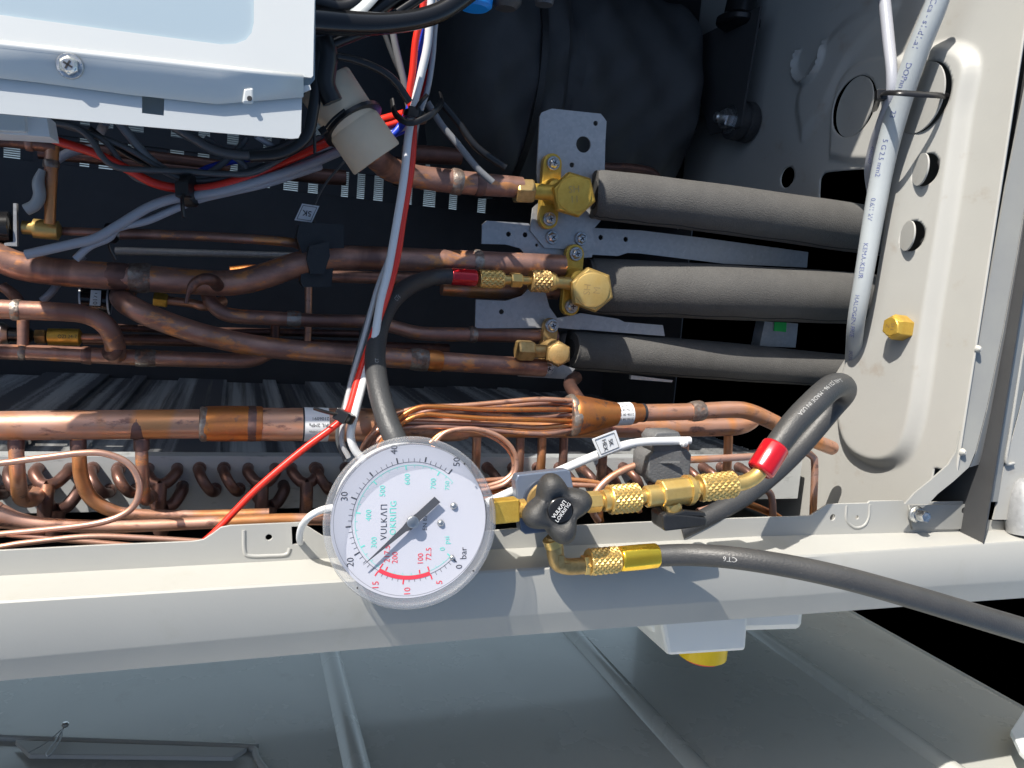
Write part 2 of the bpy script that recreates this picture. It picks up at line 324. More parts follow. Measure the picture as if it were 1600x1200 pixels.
def tie(label, c, d, rpx, wpx, tail=None, head=(0, 0), tailz=.004, mt='wblack', flat=1.0):
    """cable tie: band round a bundle through photo point c, bundle running along picture direction d (degrees)"""
    C = V(c); s = S(C); ax = (RT*math.cos(math.radians(d))+UP*math.sin(math.radians(d))).normalized(); t = thing('cable_tie', label, 'cable tie', C)
    r = rpx*s; wd = wpx*s
    MB().lathe(C-ax*wd/2, C+ax*wd/2, [(0, r*.96), (.12, r*1.06), (.88, r*1.06), (1, r*.96)], 22).build('band', mt, t, smooth=40)
    sd = ax.cross(-FW).normalized(); hp = C-FW*(r*.95)+sd*(head[0]*s)+ax*(head[1]*s)
    MB().box(hp, ax*wd*.62, sd*wd*.7, -FW*wd*.42).build('head', mt, t, smooth=0, bevel=wd*.1)
    if tail:
        e = hp+RT*(tail[0]*s)-UP*(tail[1]*s)-FW*tailz; mid = (hp+e)/2-FW*.002; P = catmull([hp, mid, e], 6); mb = MB(); mb.tube(P, [wd*.28]*len(P), 8, flat=.35); mb.build('tail', mt, t, smooth=40)
    return t
# ================================================================== casing of the unit
WX = .465                                    # plane of the base pan wall
case = thing('unit_casing', 'beige painted sheet metal casing open at its service side', 'casing', U(800, 900, 0))
# --- front rail: flange with tabs, ledge, face, chamfer
def lerp_line(L, x):
    xs = [p[0] for p in L]; ys = [p[1] for p in L]
    if x <= xs[0]: i = 0
    elif x >= xs[-1]: i = len(xs)-2
    else: i = max(j for j in range(len(xs)-1) if xs[j] <= x)
    return ys[i]+(ys[i+1]-ys[i])*(x-xs[i])/(xs[i+1]-xs[i])
FB = [(0, 900), (800, 857), (1180, 838), (1530, 829), (1640, 826)]
LF = [(0, 940), (880, 885), (1290, 866), (1600, 845)]
FBt = [(0, 1030), (585, 977), (800, 962), (1360, 922), (1600, 907)]
SB = [(0, 1062), (800, 992), (1435, 945), (1600, 933)]
xs = list(range(-620, 1800, 40)); mb = MB(); rows = []
secs = [(FB, -.020, 1), (FB, -.0195, 1.5), (LF, -.0022, -2), (LF, -.0006, 0), (LF, 0, 3), (FBt, 0, -2), (FBt, -.0006, 1), (SB, -.005, 0), (SB, -.03, 0)]
for L, z, dy in secs: rows.append([U(x, lerp_line(L, x)+dy, z) for x in xs])
ref = rows[-2]; rows[-1] = [Vector((p.x, p.y-.001, -.10)) for p in ref]
n = len(xs); vs = [p for r in rows for p in r]
mb.add(vs, [(i*n+k, i*n+k+1, (i+1)*n+k+1, (i+1)*n+k) for i in range(len(rows)-1) for k in range(n-1)])
rail = mb.build('front_rail', 'paint', case, smooth=30)
so = rail.modifiers.new('thick', 'SOLIDIFY'); so.thickness = .001; so.offset = 0
top = [(-620, 893), (-60, 864), (0, 860), (150, 852), (300, 846), (318, 843), (332, 834), (345, 824), (360, 821), (470, 816), (505, 838), (560, 842), (700, 836), (800, 826), (1000, 816), (1110, 811), (1265, 806), (1282, 795), (1292, 788), (1315, 787), (1355, 786), (1358, 783), (1410, 782), (1412, 785), (1528, 783), (1532, 787), (1530, 812), (1570, 814), (1660, 811)]
outer = top+[(1660, lerp_line(FB, 1660)+1)]+[(x, lerp_line(FB, x)+1) for x in range(1600, -621, -60)]
fl = plate('flange', outer, [(420, 839, 5.5), [(455, 822), (474, 821), (475, 849), (456, 851)], (1300, 808, 5.5), (1338, 808, 3.5), (1505, 797, 5)], -.0205, .0010, 'paint', case, bev=.0002)
def emboss(pts, z, h, mt, parent, name):
    P = catmull([U(x, y, z) for x, y in pts], 6); m_ = MB(); m_.tube(P, [h]*len(P), 8); return m_.build(name, mt, parent, smooth=60)
emboss([(381, 828), (382, 860), (390, 868), (420, 868), (447, 866), (453, 856)], -.0203, .0012, 'paint', case, 'tab_bead')
emboss([(1322, 790), (1322, 812), (1335, 824), (1350, 820), (1357, 806), (1358, 788)], -.0203, .0012, 'paint', case, 'tab_bead')
# fixing plate behind bolt, hex flange bolt
plate('bracket_plate', [(1420, 789), (1526, 787), (1521, 826), (1425, 827)], [(1505, 797, 5)], -.0188, .0012, 'greypaint', case)
bp = U(1430, 803, -.018); sb = S(bp)
m_ = MB(); Zv = Vector((-.15, .1, 1)).normalized(); m_.lathe(bp, bp+Zv*.004, [(0, 13*sb), (.5, 13*sb), (1, 10*sb)], 24); m_.lathe(bp+Zv*.004, bp+Zv*.011, [(0, 9.5*sb), (.8, 9.5*sb), (1, 8*sb)], 6); m_.lathe(bp+Zv*.011, bp+Zv*.0112, [(0, 5*sb), (1, 4*sb)], 16)
m_.build('bolt', 'zinc', case, smooth=25)
# --- base pan wall: pressed sheet in plane X = WX with bosses, knock-outs and the pipe opening
def wq(px, py): p = PX(px, py, WX); return np.array([p.z, p.y])
zs = np.linspace(-.40, -.006, 240); yy = np.linspace(-.185, .455, 390)
ZZ, YYg = np.meshgrid(zs, yy, indexing='ij')
def sdf(poly):
    A = np.array(poly); d = np.full(ZZ.shape, 1e9); ins = np.zeros(ZZ.shape, bool); cz = np.zeros(ZZ.shape); cy = np.zeros(ZZ.shape)
    for i in range(len(A)):
        a, b = A[i-1], A[i]; e = b-a; wz = ZZ-a[0]; wy = YYg-a[1]; t = np.clip((wz*e[0]+wy*e[1])/(e@e+1e-15), 0, 1)
        qz = a[0]+t*e[0]; qy = a[1]+t*e[1]; dd = np.hypot(ZZ-qz, YYg-qy); m_ = dd < d; d[m_] = dd[m_]; cz[m_] = qz[m_]; cy[m_] = qy[m_]
        c = ((a[1] > YYg) != (b[1] > YYg)) & (ZZ < (b[0]-a[0])*(YYg-a[1])/(b[1]-a[1]+1e-15)+a[0]); ins ^= c
    return np.where(ins, -d, d), cz, cy
def smooth(x): x = np.clip(x, 0, 1); return x*x*(3-2*x)
def rounded(px_poly, n=6):
    P = [Vector((*wq(*p), 0)) for p in px_poly]; Q = catmull(P+[P[0]], n)[:-1]; return [(q.x, q.y) for q in Q]
H = np.zeros(ZZ.shape)
pl1 = rounded([(1432, 85), (1400, 190), (1402, 260), (1380, 420), (1362, 500), (1322, 585), (1316, 650), (1332, 700), (1372, 724), (1415, 712), (1440, 650), (1462, 500), (1490, 330), (1512, 180), (1524, 95), (1480, 72)])
d1, _, _ = sdf(pl1); H += .009*smooth(.5-d1/.010)
pl2 = rounded([(1300, 245), (1306, 160), (1330, 110), (1380, 92), (1425, 100), (1400, 190), (1390, 245), (1340, 252)])
d2, _, _ = sdf(pl2); H += .005*smooth(.5-d2/.007)*(1-smooth(.5-d1/.010))
pl3 = rounded([(1255, 215), (1250, 150), (1300, 60), (1350, 20), (1400, 10), (1330, 90), (1290, 170)])
d3, _, _ = sdf(pl3); H += .004*smooth(.5-d3/.012)
# groove ring of a half pressed knock-out
c0 = wq(1266, 92); rr0 = np.hypot(ZZ-c0[0], (YYg-c0[1])); R0 = abs(wq(1266, 60)[1]-wq(1266, 130)[1])/2
H += .005*np.exp(-((rr0-R0)/.0020)**2)*(YYg < c0[1]+R0*.55)
Xg = WX-H
holes = []
def circ(px, py, hpx):
    c = wq(px, py); r = abs(wq(px, py-hpx/2)[1]-wq(px, py+hpx/2)[1])/2; return c, r
KO = [(1454, 156, 108), (1341, 168, 92), (1461, 268, 50), (1440, 371, 47), (1230, 277, 32)]
for k in KO:
    c, r = circ(*k); holes.append([(c[0]+r*math.cos(a*math.pi/20), c[1]+r*math.sin(a*math.pi/20)) for a in range(40)])
holes.append(rounded([(1280, 300), (1283, 276), (1300, 268), (1370, 264), (1388, 272), (1395, 300), (1372, 420), (1354, 500), (1330, 545), (1296, 600), (1268, 655), (1236, 692), (1120, 700), (1010, 650), (1005, 500), (1020, 390), (1100, 345), (1255, 345), (1278, 325)], 5))
alive = np.ones((len(zs)-1, len(yy)-1), bool); Zs = ZZ.copy(); Ys = YYg.copy(); snaps = []
zc = (ZZ[:-1, :-1]+ZZ[1:, 1:])/2; yc = (YYg[:-1, :-1]+YYg[1:, 1:])/2
for hp in holes:
    d, cz, cy = sdf(hp); dc = (d[:-1, :-1]+d[1:, 1:]+d[1:, :-1]+d[:-1, 1:])/4; dead = dc < 0; alive &= ~dead
    tch = np.zeros(ZZ.shape, bool); liv = np.zeros(ZZ.shape, bool)
    for i, j in ((0, 0), (0, 1), (1, 0), (1, 1)):
        tch[i:i+dead.shape[0], j:j+dead.shape[1]] |= dead; liv[i:i+dead.shape[0], j:j+dead.shape[1]] |= ~dead
    e_ = tch & liv; Zs[e_] = cz[e_]; Ys[e_] = cy[e_]
alive &= ~((zc > -.0235) & (yc < -.100))
idx = np.arange(ZZ.size).reshape(ZZ.shape); mb = MB()
fs = [(int(idx[i, j]), int(idx[i+1, j]), int(idx[i+1, j+1]), int(idx[i, j+1])) for i, j in zip(*np.nonzero(alive))]
mb.add([Vector(p) for p in np.stack([Xg, Ys, Zs], -1).reshape(-1, 3)], fs)
wall = mb.build('base_pan_wall', 'beige', case, smooth=60, fixn=False)
bm = bmesh.new(); bm.from_mesh(wall.data); bmesh.ops.delete(bm, geom=[v for v in bm.verts if not v.link_faces], context='VERTS'); bm.to_mesh(wall.data); bm.free()
so = wall.modifiers.new('thick', 'SOLIDIFY'); so.thickness = .0012; so.offset = -1
def hgt(z, y):
    i = int(np.clip(round((z-zs[0])/(zs[1]-zs[0])), 0, len(zs)-1)); j = int(np.clip(round((y-yy[0])/(yy[1]-yy[0])), 0, len(yy)-1)); return Xg[i, j]
for k, ang in zip(KO[:4], (10, 9, 22, 22)):
    c, r = circ(*k); x0 = hgt(c[0]-r*1.25, c[1]); a = math.radians(ang); r2 = r*.985
    hz = c[0]-r                                # hinge on the deep side, bent inwards at the near side
    o0 = Vector((x0+.0004, c[1], hz)); ez = Vector((-math.sin(a), 0, math.cos(a))); nrm = Vector((math.cos(a), 0, math.sin(a)))
    cc = o0+ez*r2; MB().lathe(cc-nrm*.0003, cc+nrm*.0009, [(0, r2), (1, r2)], 40, ref=Vector((0, 1, 0))).build('knockout_disc', 'beige', wall, smooth=30)
# dark sheet added behind the holes, their shade put in its colour
MB().box(Vector((WX+.028, .02, -.05)), Vector((.0006, 0, 0)), Vector((0, .19, 0)), Vector((0, 0, .05))).build('hole_shade', 'dark', case, smooth=0)
# --- corner strips to the right of the wall
def strip(name, L, R, z0, z1, mt, th=.0012):
    m_ = MB(); a = [U(x, y, z0) for x, y in L]; b = [U(x, y, z1) for x, y in R]; k = len(a)
    m_.add(a+b+[p-Vector((0, 0, th)) for p in a+b], [(i, i+1, k+i+1, k+i) for i in range(k-1)]+[(2*k+i, 2*k+i+1, 3*k+i+1, 3*k+i) for i in range(k-1)]+[(i, i+1, 2*k+i+1, 2*k+i) for i in range(k-1)]+[(k+i, k+i+1, 3*k+i+1, 3*k+i) for i in range(k-1)])
    return m_.build(name, mt, case, smooth=40)
A1 = [(1640, -60), (1600, 150), (1572, 290), (1553, 400), (1532, 520), (1508, 640), (1494, 706), (1482, 726), (1455, 750), (1430, 770), (1414, 788)]
A2 = [(1676, -60), (1636, 150), (1606, 290), (1588, 400), (1566, 520), (1541, 640), (1524, 706), (1514, 730), (1490, 752), (1465, 772), (1450, 788)]
A3 = [(1690, -60), (1650, 150), (1618, 290), (1600, 400), (1579, 520), (1553, 640), (1537, 706), (1529, 726), (1516, 748), (1512, 766), (1510, 780)]
A4 = [(1740, -60), (1700, 150), (1662, 290), (1644, 400), (1620, 520), (1592, 640), (1574, 706), (1568, 726), (1562, 748), (1556, 766), (1552, 780)]
strip('wall_flange', A1, A2, -.008, -.005, 'greypaint')
strip('corner_bead', [(x+1.5, y) for x, y in A2[:8]], [(x, y) for x, y in A3[:8]], -.006, -.012, 'beige')
strip('gap_strip', A3[:8]+[(1523, 760), (1519, 784)], A4[:8]+[(1563, 760), (1559, 784)], -.013, -.015, 'gap_shade')  # dark strip laid over the open gap, its shade put in the colour
strip('corner_post', [(x+2, y) for x, y in A4[:8]]+[(1556, 796), (1552, 812)], [(x+160, y) for x, y in A4[:8]]+[(1700, 796), (1700, 812)], -.016, -.010, 'beige')
emboss([(1602, 520), (1590, 600), (1578, 680), (1572, 722), (1584, 724)], -.0145, .0012, 'beige', case, 'post_bead')
for px, py in ((1527, 545), (1503, 706)):
    p = U(px, py, -.006); s_ = S(p); MB().lathe(p, p+Vector((0, 0, .003)), [(0, 6*s_), (.4, 5.5*s_), (1, 2.5*s_)], 16).build('rivet', 'paint', case, smooth=50)
# --- the rest of the shell: back and far top panel, top rail out of the picture
def bxp(name, lo, hi, mt, parent=case):
    c = (Vector(lo)+Vector(hi))/2; h = (Vector(hi)-Vector(lo))/2
    return MB().box(c, Vector((h.x, 0, 0)), Vector((0, h.y, 0)), Vector((0, 0, h.z))).build(name, mt, parent, smooth=0)
TOPY = .455
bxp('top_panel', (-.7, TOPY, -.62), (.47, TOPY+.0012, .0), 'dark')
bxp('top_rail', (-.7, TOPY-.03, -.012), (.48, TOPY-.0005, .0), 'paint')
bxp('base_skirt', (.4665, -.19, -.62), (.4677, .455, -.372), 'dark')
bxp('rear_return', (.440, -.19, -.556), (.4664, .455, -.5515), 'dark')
bxp('side_wall', (-.7, -.1895, -.62), (.66, -.1885, -.08), 'dark')  # runs on past the base, an added unseen length keeping sun off the panel
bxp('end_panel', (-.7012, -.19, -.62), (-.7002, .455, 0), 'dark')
# --- back grille: horizontal rails with vertical slats, daylight behind
grille = thing('back_grille', 'black slotted back panel with daylight showing through its openings', 'grille', Vector((0, .1, -.55)))
GZ = -.55
def Yat(py, px=400): return U(px, py, GZ).y
y0 = Yat(266, 400); ytop = Yat(185, 400); ym1 = Yat(232, 400); ym2 = Yat(242, 400)
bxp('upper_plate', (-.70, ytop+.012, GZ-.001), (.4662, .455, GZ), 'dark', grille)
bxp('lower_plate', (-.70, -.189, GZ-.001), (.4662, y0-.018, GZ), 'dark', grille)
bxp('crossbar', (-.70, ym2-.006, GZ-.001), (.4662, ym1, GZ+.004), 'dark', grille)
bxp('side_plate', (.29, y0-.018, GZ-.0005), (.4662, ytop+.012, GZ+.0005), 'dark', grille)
x = -.69; k = 0
while x < .30:
    wd = .026 if k % 3 == 0 else .008+.010*random.random()
    gap = .008+.008*random.random()
    bxp('slat', (x, y0-.018, GZ-.0015), (x+wd, ytop+.012, GZ+.001), 'dark', grille)
    if random.random() < .15: hy = y0-.018 if random.random() < .5 else ym1+.001; bxp('blank', (x+wd, hy, GZ-.0012), (x+wd+gap, hy+.024+.01*random.random(), GZ+.0006), 'dark', grille)
    x += wd+gap; k += 1
fin2 = MB(); y = y0-.02
while y < ytop+.014: fin2.box(Vector((-.2, y, GZ-.03)), Vector((.5, 0, 0)), Vector((0, .00045, 0)), Vector((0, 0, .006))); y += .0023
tag(fin2.build('rear_fins', 'plate', grille, smooth=0), kind='stuff')
sk = MB(); sk.box(Vector((-.1, .05, -.95)), Vector((.9, 0, 0)), Vector((0, .5, 0)), Vector((0, 0, .002)))
tag(sk.build('sky', 'sky', smooth=0), kind='structure')
# ================================================================== coil
coil = thing('heat_exchanger', 'finned coil with grey end plate and dark copper return bends', 'coil', U(400, 760, -.14))
CZ = -.14
ptop = U(300, 714, CZ).y; pbot = U(300, 797, CZ).y
bxp('end_plate', (-.48, pbot, CZ-.0015), (.452, ptop, CZ), 'plate', coil)
bxp('plate_fold', (-.48, ptop-.0012, CZ-.012), (.452, ptop+.0004, CZ-.0005), 'plate', coil)
fm = MB(); zf = CZ-.0035
bands = []; xx = -.62
while xx < .45: bw = .010+.03*random.random(); bands.append((xx, random.choice((0, -.0015, -.004, .0006)))); xx += bw
k = 0
while zf > -.548:
    top_ = []; jit = random.uniform(-.0009, .0006)
    for i, (bx0, dy) in enumerate(bands):
        bx1 = bands[i+1][0] if i+1 < len(bands) else .452
        j = .0003*math.sin(k*1.7+i*2.1)+jit; top_ += [Vector((bx0, ptop-.004+dy+j, zf)), Vector((bx1-.0003, ptop-.004+dy+j, zf))]
    nn = len(top_); fm.add(top_+[Vector((p.x, pbot, zf)) for p in top_], [(i, i+1, nn+i+1, nn+i) for i in range(nn-1)]); zf -= .0017; k += 1
tag(fm.build('fins', 'fin', coil, smooth=0, fixn=False), kind='stuff')
# return bends: one shared mesh, copied along the coil
def bend_mesh(dx, dy, r, reach):
    P = []; a0 = Vector((0, 0, 0)); b0 = Vector((dx, dy, 0))
    ctr = [a0, a0+Vector((0, 0, reach*.45)), a0+Vector((dx*.18, dy*.18, reach*.85)), (a0+b0)/2+Vector((0, 0, reach)), b0+Vector((-dx*.18, -dy*.18, reach*.85)), b0+Vector((0, 0, reach*.45)), b0]
    P = catmull(ctr, 5); mb = MB(); mb.tube(P, [r]*len(P), 12)
    for q in (a0, b0): mb.lathe(q, q+Vector((0, 0, .007)), [(0, r*1.25), (.8, r*1.22), (1, r*1.05)], 12, ref=Vector((1, 0, 0)))
    return mb
s_ = S(U(300, 740, CZ)); yU = U(300, 731, CZ).y; yL = U(300, 764, CZ).y
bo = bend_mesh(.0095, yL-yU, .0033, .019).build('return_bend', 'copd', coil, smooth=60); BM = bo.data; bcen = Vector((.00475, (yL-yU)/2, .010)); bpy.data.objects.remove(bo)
for px in [-420, -380, -330, -290, -240, -200, -150, -105, -62, -22, 20, 145, 186, 312, 350, 492, 540, 760, 800, 838, 872, 905, 938, 972, 1004, 1036, 1066, 1096, 1124, 1152]:
    p = U(px, 731 if px < 700 else 735, CZ); o = bpy.data.objects.new('return_bend', BM); COL.objects.link(o); o.parent = coil
    o.location = Vector((p.x, yU, CZ))+bcen-wloc(coil)
for px in (60, 232, 388, 456):               # tees joining two tubes
    t = U(px, 729, CZ); a = Vector((t.x, yU, CZ)); b = a+Vector((.0165, 0, 0)); mb = MB(); c = (a+b)/2+Vector((0, -.006, .018))
    for q in (a, b): P = catmull([q, q+Vector((0, -.001, .009)), (q+c)/2+Vector((0, -.002, .006)), c], 5); mb.tube(P, [.0036]*len(P), 12)
    P = catmull([c, c+Vector((0, -.008, .004)), c+Vector((0, -.018, .004))], 5); mb.tube(P, [.0042]*len(P), 12)
    mb.build('branch_tee', 'copd', coil, smooth=60)
for px in (88, 250, 410):                          # lower tees
    t = U(px, 766, CZ); a = Vector((t.x-.004, yL, CZ)); b = a+Vector((.017, .002, 0)); mb = MB(); c = (a+b)/2+Vector((0, -.007, .020))
    for q in (a, b): P = catmull([q, q+Vector((0, -.001, .010)), (q+c)/2+Vector((0, -.003, .006)), c], 5); mb.tube(P, [.0038]*len(P), 12)
    P = catmull([c, c+Vector((-.001, -.008, 0)), c+Vector((-.002, -.016, -.003))], 5); mb.tube(P, [.0046]*len(P), 12)
    mb.build('branch_tee', 'copd', coil, smooth=60)
# ================================================================== copper pipework
hz = -.07
hd = tube('header_pipe', [(-60, 665, hz, 23), (120, 664, hz, 23), (330, 662, hz, 23)], 'cop', seg=28)
tag(hd, 'thick horizontal copper header pipe running above the return bends', 'pipe')
tube('expanded_sleeve', [(318, 662, hz, 24), (328, 662, hz, 27.5), (400, 662, hz, 27.5), (410, 662, hz, 26)], 'copo', hd, seg=28)
tube('header_tube', [(404, 663, hz, 26), (560, 664, hz, 26), (700, 665, hz, 25), (730, 666, hz, 20)], 'cop', hd, seg=28)
ring(hd, (312, 662, hz), (326, 662, hz), 25.5)
ring(hd, (205, 664, hz), (226, 664, hz), 22.6, 'scorch', 'heat_band', 1.025, .004)
ring(hd, (383, 662, hz), (404, 662, hz), 26.6, 'scorch', 'heat_band', 1.04, .004)
def label_band(parent, a, b, rpx, mt='label', name='label'):
    A, B = V(a), V(b); s = S((A+B)/2); return MB().lathe(A, B, [(0, rpx*s), (1, rpx*s)], 32, caps=False).build(name, mt, parent, smooth=60)
lb = label_band(hd, (472, 663, hz), (512, 663.5, hz), 26.6); label_band(lb, (472, 663, hz), (474.5, 663, hz), 26.8, 'ink', 'border')
hp_ = [(404, 663, hz, 26.7), (560, 664, hz, 26.7), (700, 665, hz, 26.7)]
sc_ = S(U(490, 663, hz))
for tx, ang, sz in (('2106091', .36, 7.5), ('MP/L 2MPa', -.02, 7.5), ('MADE IN CHINA', -.40, 4.5)):
    wraptext(tx, hp_, .30, sz*sc_, 'ink', lb, ang, flip=True)
# stubs down to the coil
for pts, mt in (([(25, 684, hz, 11), (26, 715, hz, 11), (29, 755, hz-.004, 11.5), (34, 778, hz-.02, 12), (52, 780, -.10, 12), (60, 768, -.13, 11)], 'cop'),
            ([(122, 684, hz, 10.5), (124, 715, hz, 10.5), (127, 745, hz-.003, 11), (140, 775, hz-.006, 11), (168, 795, hz-.008, 10.5), (205, 803, hz-.01, 9), (300, 805, hz-.01, 8), (420, 802, hz-.01, 8)], 'cop'),
            ([(221, 684, hz, 9.5), (222, 730, hz, 9.5), (224, 765, hz-.006, 10), (228, 780, hz-.02, 10), (236, 775, -.11, 10)], 'copm')):
    st = tube('branch_tube', pts, mt, hd)
    ring(st, (pts[0][0], 686, hz), (pts[0][0]+.5, 703, hz), 11.3, 'scorch', 'socket', 1.03, .01)
for px in (745, 813, 847, 881, 943, 1036, 1070, 1138):
    pz = -.085
    tube('branch_tube', [(px, 680, pz, 7), (px-1, 715, pz, 7), (px-3, 738, pz-.006, 7.5), (px-5, 752, -.115, 8)], random.choice(('cop', 'copm', 'cop')), hd, seg=12)
low = tube('header_tail', [(690, 668, -.082, 15), (930, 669, -.082, 15), (1120, 667, -.082, 14.5), (1158, 664, -.084, 14), (1176, 654, -.092, 13), (1172, 646, -.106, 12)], 'cop', hd, seg=20)
# liquid lines along the flange
l1 = tube('liquid_line', [(-40, 800, -.05, 22), (-5, 806, -.05, 20), (30, 814, -.05, 13), (80, 820, -.05, 10.5), (200, 822, -.052, 10), (430, 812, -.052, 9.5), (520, 812, -.052, 9)], 'cop', seg=20)
tag(l1, 'copper liquid line tapering from a wide end behind the front flange', 'pipe')
c1 = tube('capillary_tube', [(-40, 726, -.035, 5), (60, 716, -.035, 5.2), (125, 708, -.035, 5.2), (165, 709, -.035, 5.2), (200, 724, -.035, 5.2), (217, 752, -.035, 5.2), (214, 782, -.035, 5.2), (194, 803, -.035, 5.2), (150, 818, -.035, 5.2), (60, 829, -.035, 5.2), (-40, 838, -.035, 5)], 'copp', seg=14)
tag(c1, 'thin pink copper capillary tube bent in a wide loop over the coil', 'capillary tube')
for i, (pts, lab) in enumerate((
    ([(-40, 858, -.03, 4.6), (40, 848, -.03, 4.6), (140, 838, -.03, 4.6), (230, 841, -.03, 4.6), (330, 847, -.03, 4.4)], 'thin copper capillary tube nearest the flange beneath the loop'),
    ([(-40, 832, -.035, 4.4), (40, 838, -.035, 4.4), (120, 845, -.036, 4.4), (210, 853, -.036, 4.4)], 'thin copper capillary tube sinking behind the flange below the loop'))):
    tag(tube('capillary_tube', pts, 'copp', seg=12), lab, 'capillary tube')
# ---- distributor with its fan of capillaries
dz = -.062
ds = thing('distributor', 'flared copper distributor with a red tick feeding a fan of thin tubes', 'distributor', U(920, 650, dz))
lat('cone', (888, 650, dz), (1003, 645, dz), [(0, 27), (.04, 31.5), (.12, 32), (.32, 27), (.55, 20.5), (.66, 17.5), (.90, 17), (.93, 15), (1, 14.5)], 'copo', ds, seg=32, smooth=50)
ring(ds, (886, 650, dz), (899, 649.5, dz), 31, 'braze', 'braze_joint', 1.05, .035)
lb = label_band(ds, (957, 647.5, dz), (984, 646.2, dz), 18.0)
for i, a in enumerate((.75, .35, -.05, -.45)): wraptext('2106-38 0', [(940, 648, dz, 18.1), (960, 647.4, dz, 18.1), (1005, 645.3, dz, 18.1)], .48, 5.6*S(U(970, 646, dz)), 'ink', lb, a, flip=True)
mk = MB(); c0 = U(925, 660, dz+.0098); s_ = S(c0); ptube(mk, [(941, 646, dz+.0082, .8), (930, 653, dz+.0091, 1), (922, 660, dz+.0088, 1), (933, 662, dz+.0066, 1), (938, 662, dz+.0060, .6)], sub=4, seg=6); mk.build('red_tick', 'dialr', ds)
lat('mark', (1002, 645, dz), (1006, 645, dz), [(0, 14.6), (1, 14.6)], 'ink', ds)
tube('outlet_tube', [(1000, 645, dz, 13.5), (1080, 643, dz, 13), (1140, 640, dz, 13), (1170, 643, dz, 13), (1205, 658, dz-.004, 12.5), (1240, 676, dz-.012, 12), (1300, 700, dz-.03, 11)], 'cop', ds, seg=20)
ring(ds, (1078, 643, dz), (1098, 642, dz), 15)
caps = [
 ([(892, 626), (840, 624), (780, 629), (720, 634), (660, 637), (615, 648), (588, 668), (572, 700), (560, 750)], -.050),
 ([(892, 632), (850, 630), (800, 634), (740, 637), (680, 640), (640, 655), (600, 690), (590, 740)], -.056),
 ([(892, 640), (840, 640), (760, 640), (690, 636), (650, 638), (615, 662), (590, 700)], -.045),
 ([(892, 648), (830, 652), (740, 648), (680, 650), (640, 652), (606, 668), (580, 690), (566, 730)], -.054),
 ([(892, 658), (840, 656), (760, 654), (700, 650), (660, 648), (628, 662), (600, 690)], -.044),
 ([(892, 664), (840, 668), (780, 664), (700, 662), (630, 661), (590, 672), (566, 700), (556, 740)], -.048),
 ([(892, 672), (850, 678), (790, 674), (720, 668), (640, 668), (600, 680), (575, 710)], -.046)]
for k, (pts, z) in enumerate(caps):
    n_ = len(pts); tube('capillary', [(x, y, (dz+.006 if i == 0 else z), 4.1) for i, (x, y) in enumerate(pts)], ('cop', 'copm', 'copo', 'copm', 'copo', 'cop', 'copm')[k], ds, seg=12)
for k, (pts, z) in enumerate((
 ([(680, 690), (700, 674), (740, 670), (780, 682), (803, 706), (806, 735), (790, 755), (765, 764), (740, 768)], -.04),
 ([(672, 692), (694, 676), (736, 673), (776, 686), (799, 709), (802, 735), (786, 751), (760, 760)], -.044),
 ([(740, 752), (800, 748), (860, 748), (920, 752), (950, 762), (960, 790)], -.05),
 ([(740, 760), (800, 757), (870, 757), (940, 760), (985, 770), (1000, 800)], -.046),
 ([(740, 770), (800, 768), (870, 768), (930, 776), (940, 815)], -.042), ([(740, 780), (790, 778), (850, 780)], -.04))):
    tube('capillary', [(x, y, z, 3.9) for x, y in pts], random.choice(('cop', 'copo', 'cop')), ds, seg=10)
for pts, lab in (([(1090, 800, -.04), (1120, 790, -.04), (1160, 772, -.04), (1190, 765, -.04), (1205, 775, -.04), (1208, 812, -.04)], 'copper tube bent to an arch below the brass shut-off valve'),
                 ([(935, 815, -.03), (925, 795, -.03), (932, 768, -.03), (955, 745, -.03), (985, 730, -.03), (1010, 724, -.03), (1070, 719, -.03), (1200, 712, -.032), (1250, 707, -.036), (1268, 712, -.036), (1273, 730, -.036), (1270, 812, -.036)], 'slim copper sensing tube clipped under the rubber sensor holder')):
    tag(tube('copper_tube', [(*p, 5.6) for p in pts], 'cop', seg=14), lab, 'pipe')
tag(tube('copper_tube', [(1105, 815, -.045, 6), (1130, 800, -.045, 6), (1155, 785, -.045, 6), (1200, 800, -.045, 6), (1225, 815, -.045, 6)], 'copo', seg=12), 'short copper bend low behind the flange beneath the black hose', 'pipe')
# ---- middle pipes
def pipe(name, pts, mt, label, joints=(), seg=20, kids=()):
    o = tube(name, pts, mt, seg=seg); tag(o, label, 'pipe')
    for a, b, r, m_ in joints: ring(o, a, b, r, m_)
    return o
pipe('suction_pipe', [(560, 205, -.095, 20), (578, 232, -.10, 20), (594, 252, -.115, 19.5), (614, 266, -.135, 19), (650, 276, -.148, 18), (720, 285, -.15, 18), (815, 293, -.15, 16)], 'copm', 'dark copper pipe from the cream foam sleeve to the topmost service valve',
     (((704, 283, -.15), (721, 285, -.15), 19, 'braze'), ((742, 287, -.15), (756, 288.5, -.15), 18, 'scorch')))
pipe('gas_pipe', [(-50, 380, -.16, 22), (-10, 398, -.16, 22), (30, 415, -.16, 22), (90, 425, -.16, 21.5), (200, 433, -.16, 21), (300, 440, -.16, 20), (360, 442, -.16, 20), (410, 432, -.16, 20), (470, 412, -.16, 19.5), (530, 403, -.16, 19), (600, 404, -.16, 18.5), (700, 408, -.16, 18), (880, 415, -.16, 17)], 'copm', 'largest copper pipe rising in a gentle bend across the middle of the cabinet',
     (((202, 433, -.16), (236, 435, -.16), 21.4, 'braze'), ((738, 409.5, -.16), (752, 410, -.16), 18.4, 'braze'), ((166, 430, -.16), (202, 433, -.16), 20.6, 'scorch')))
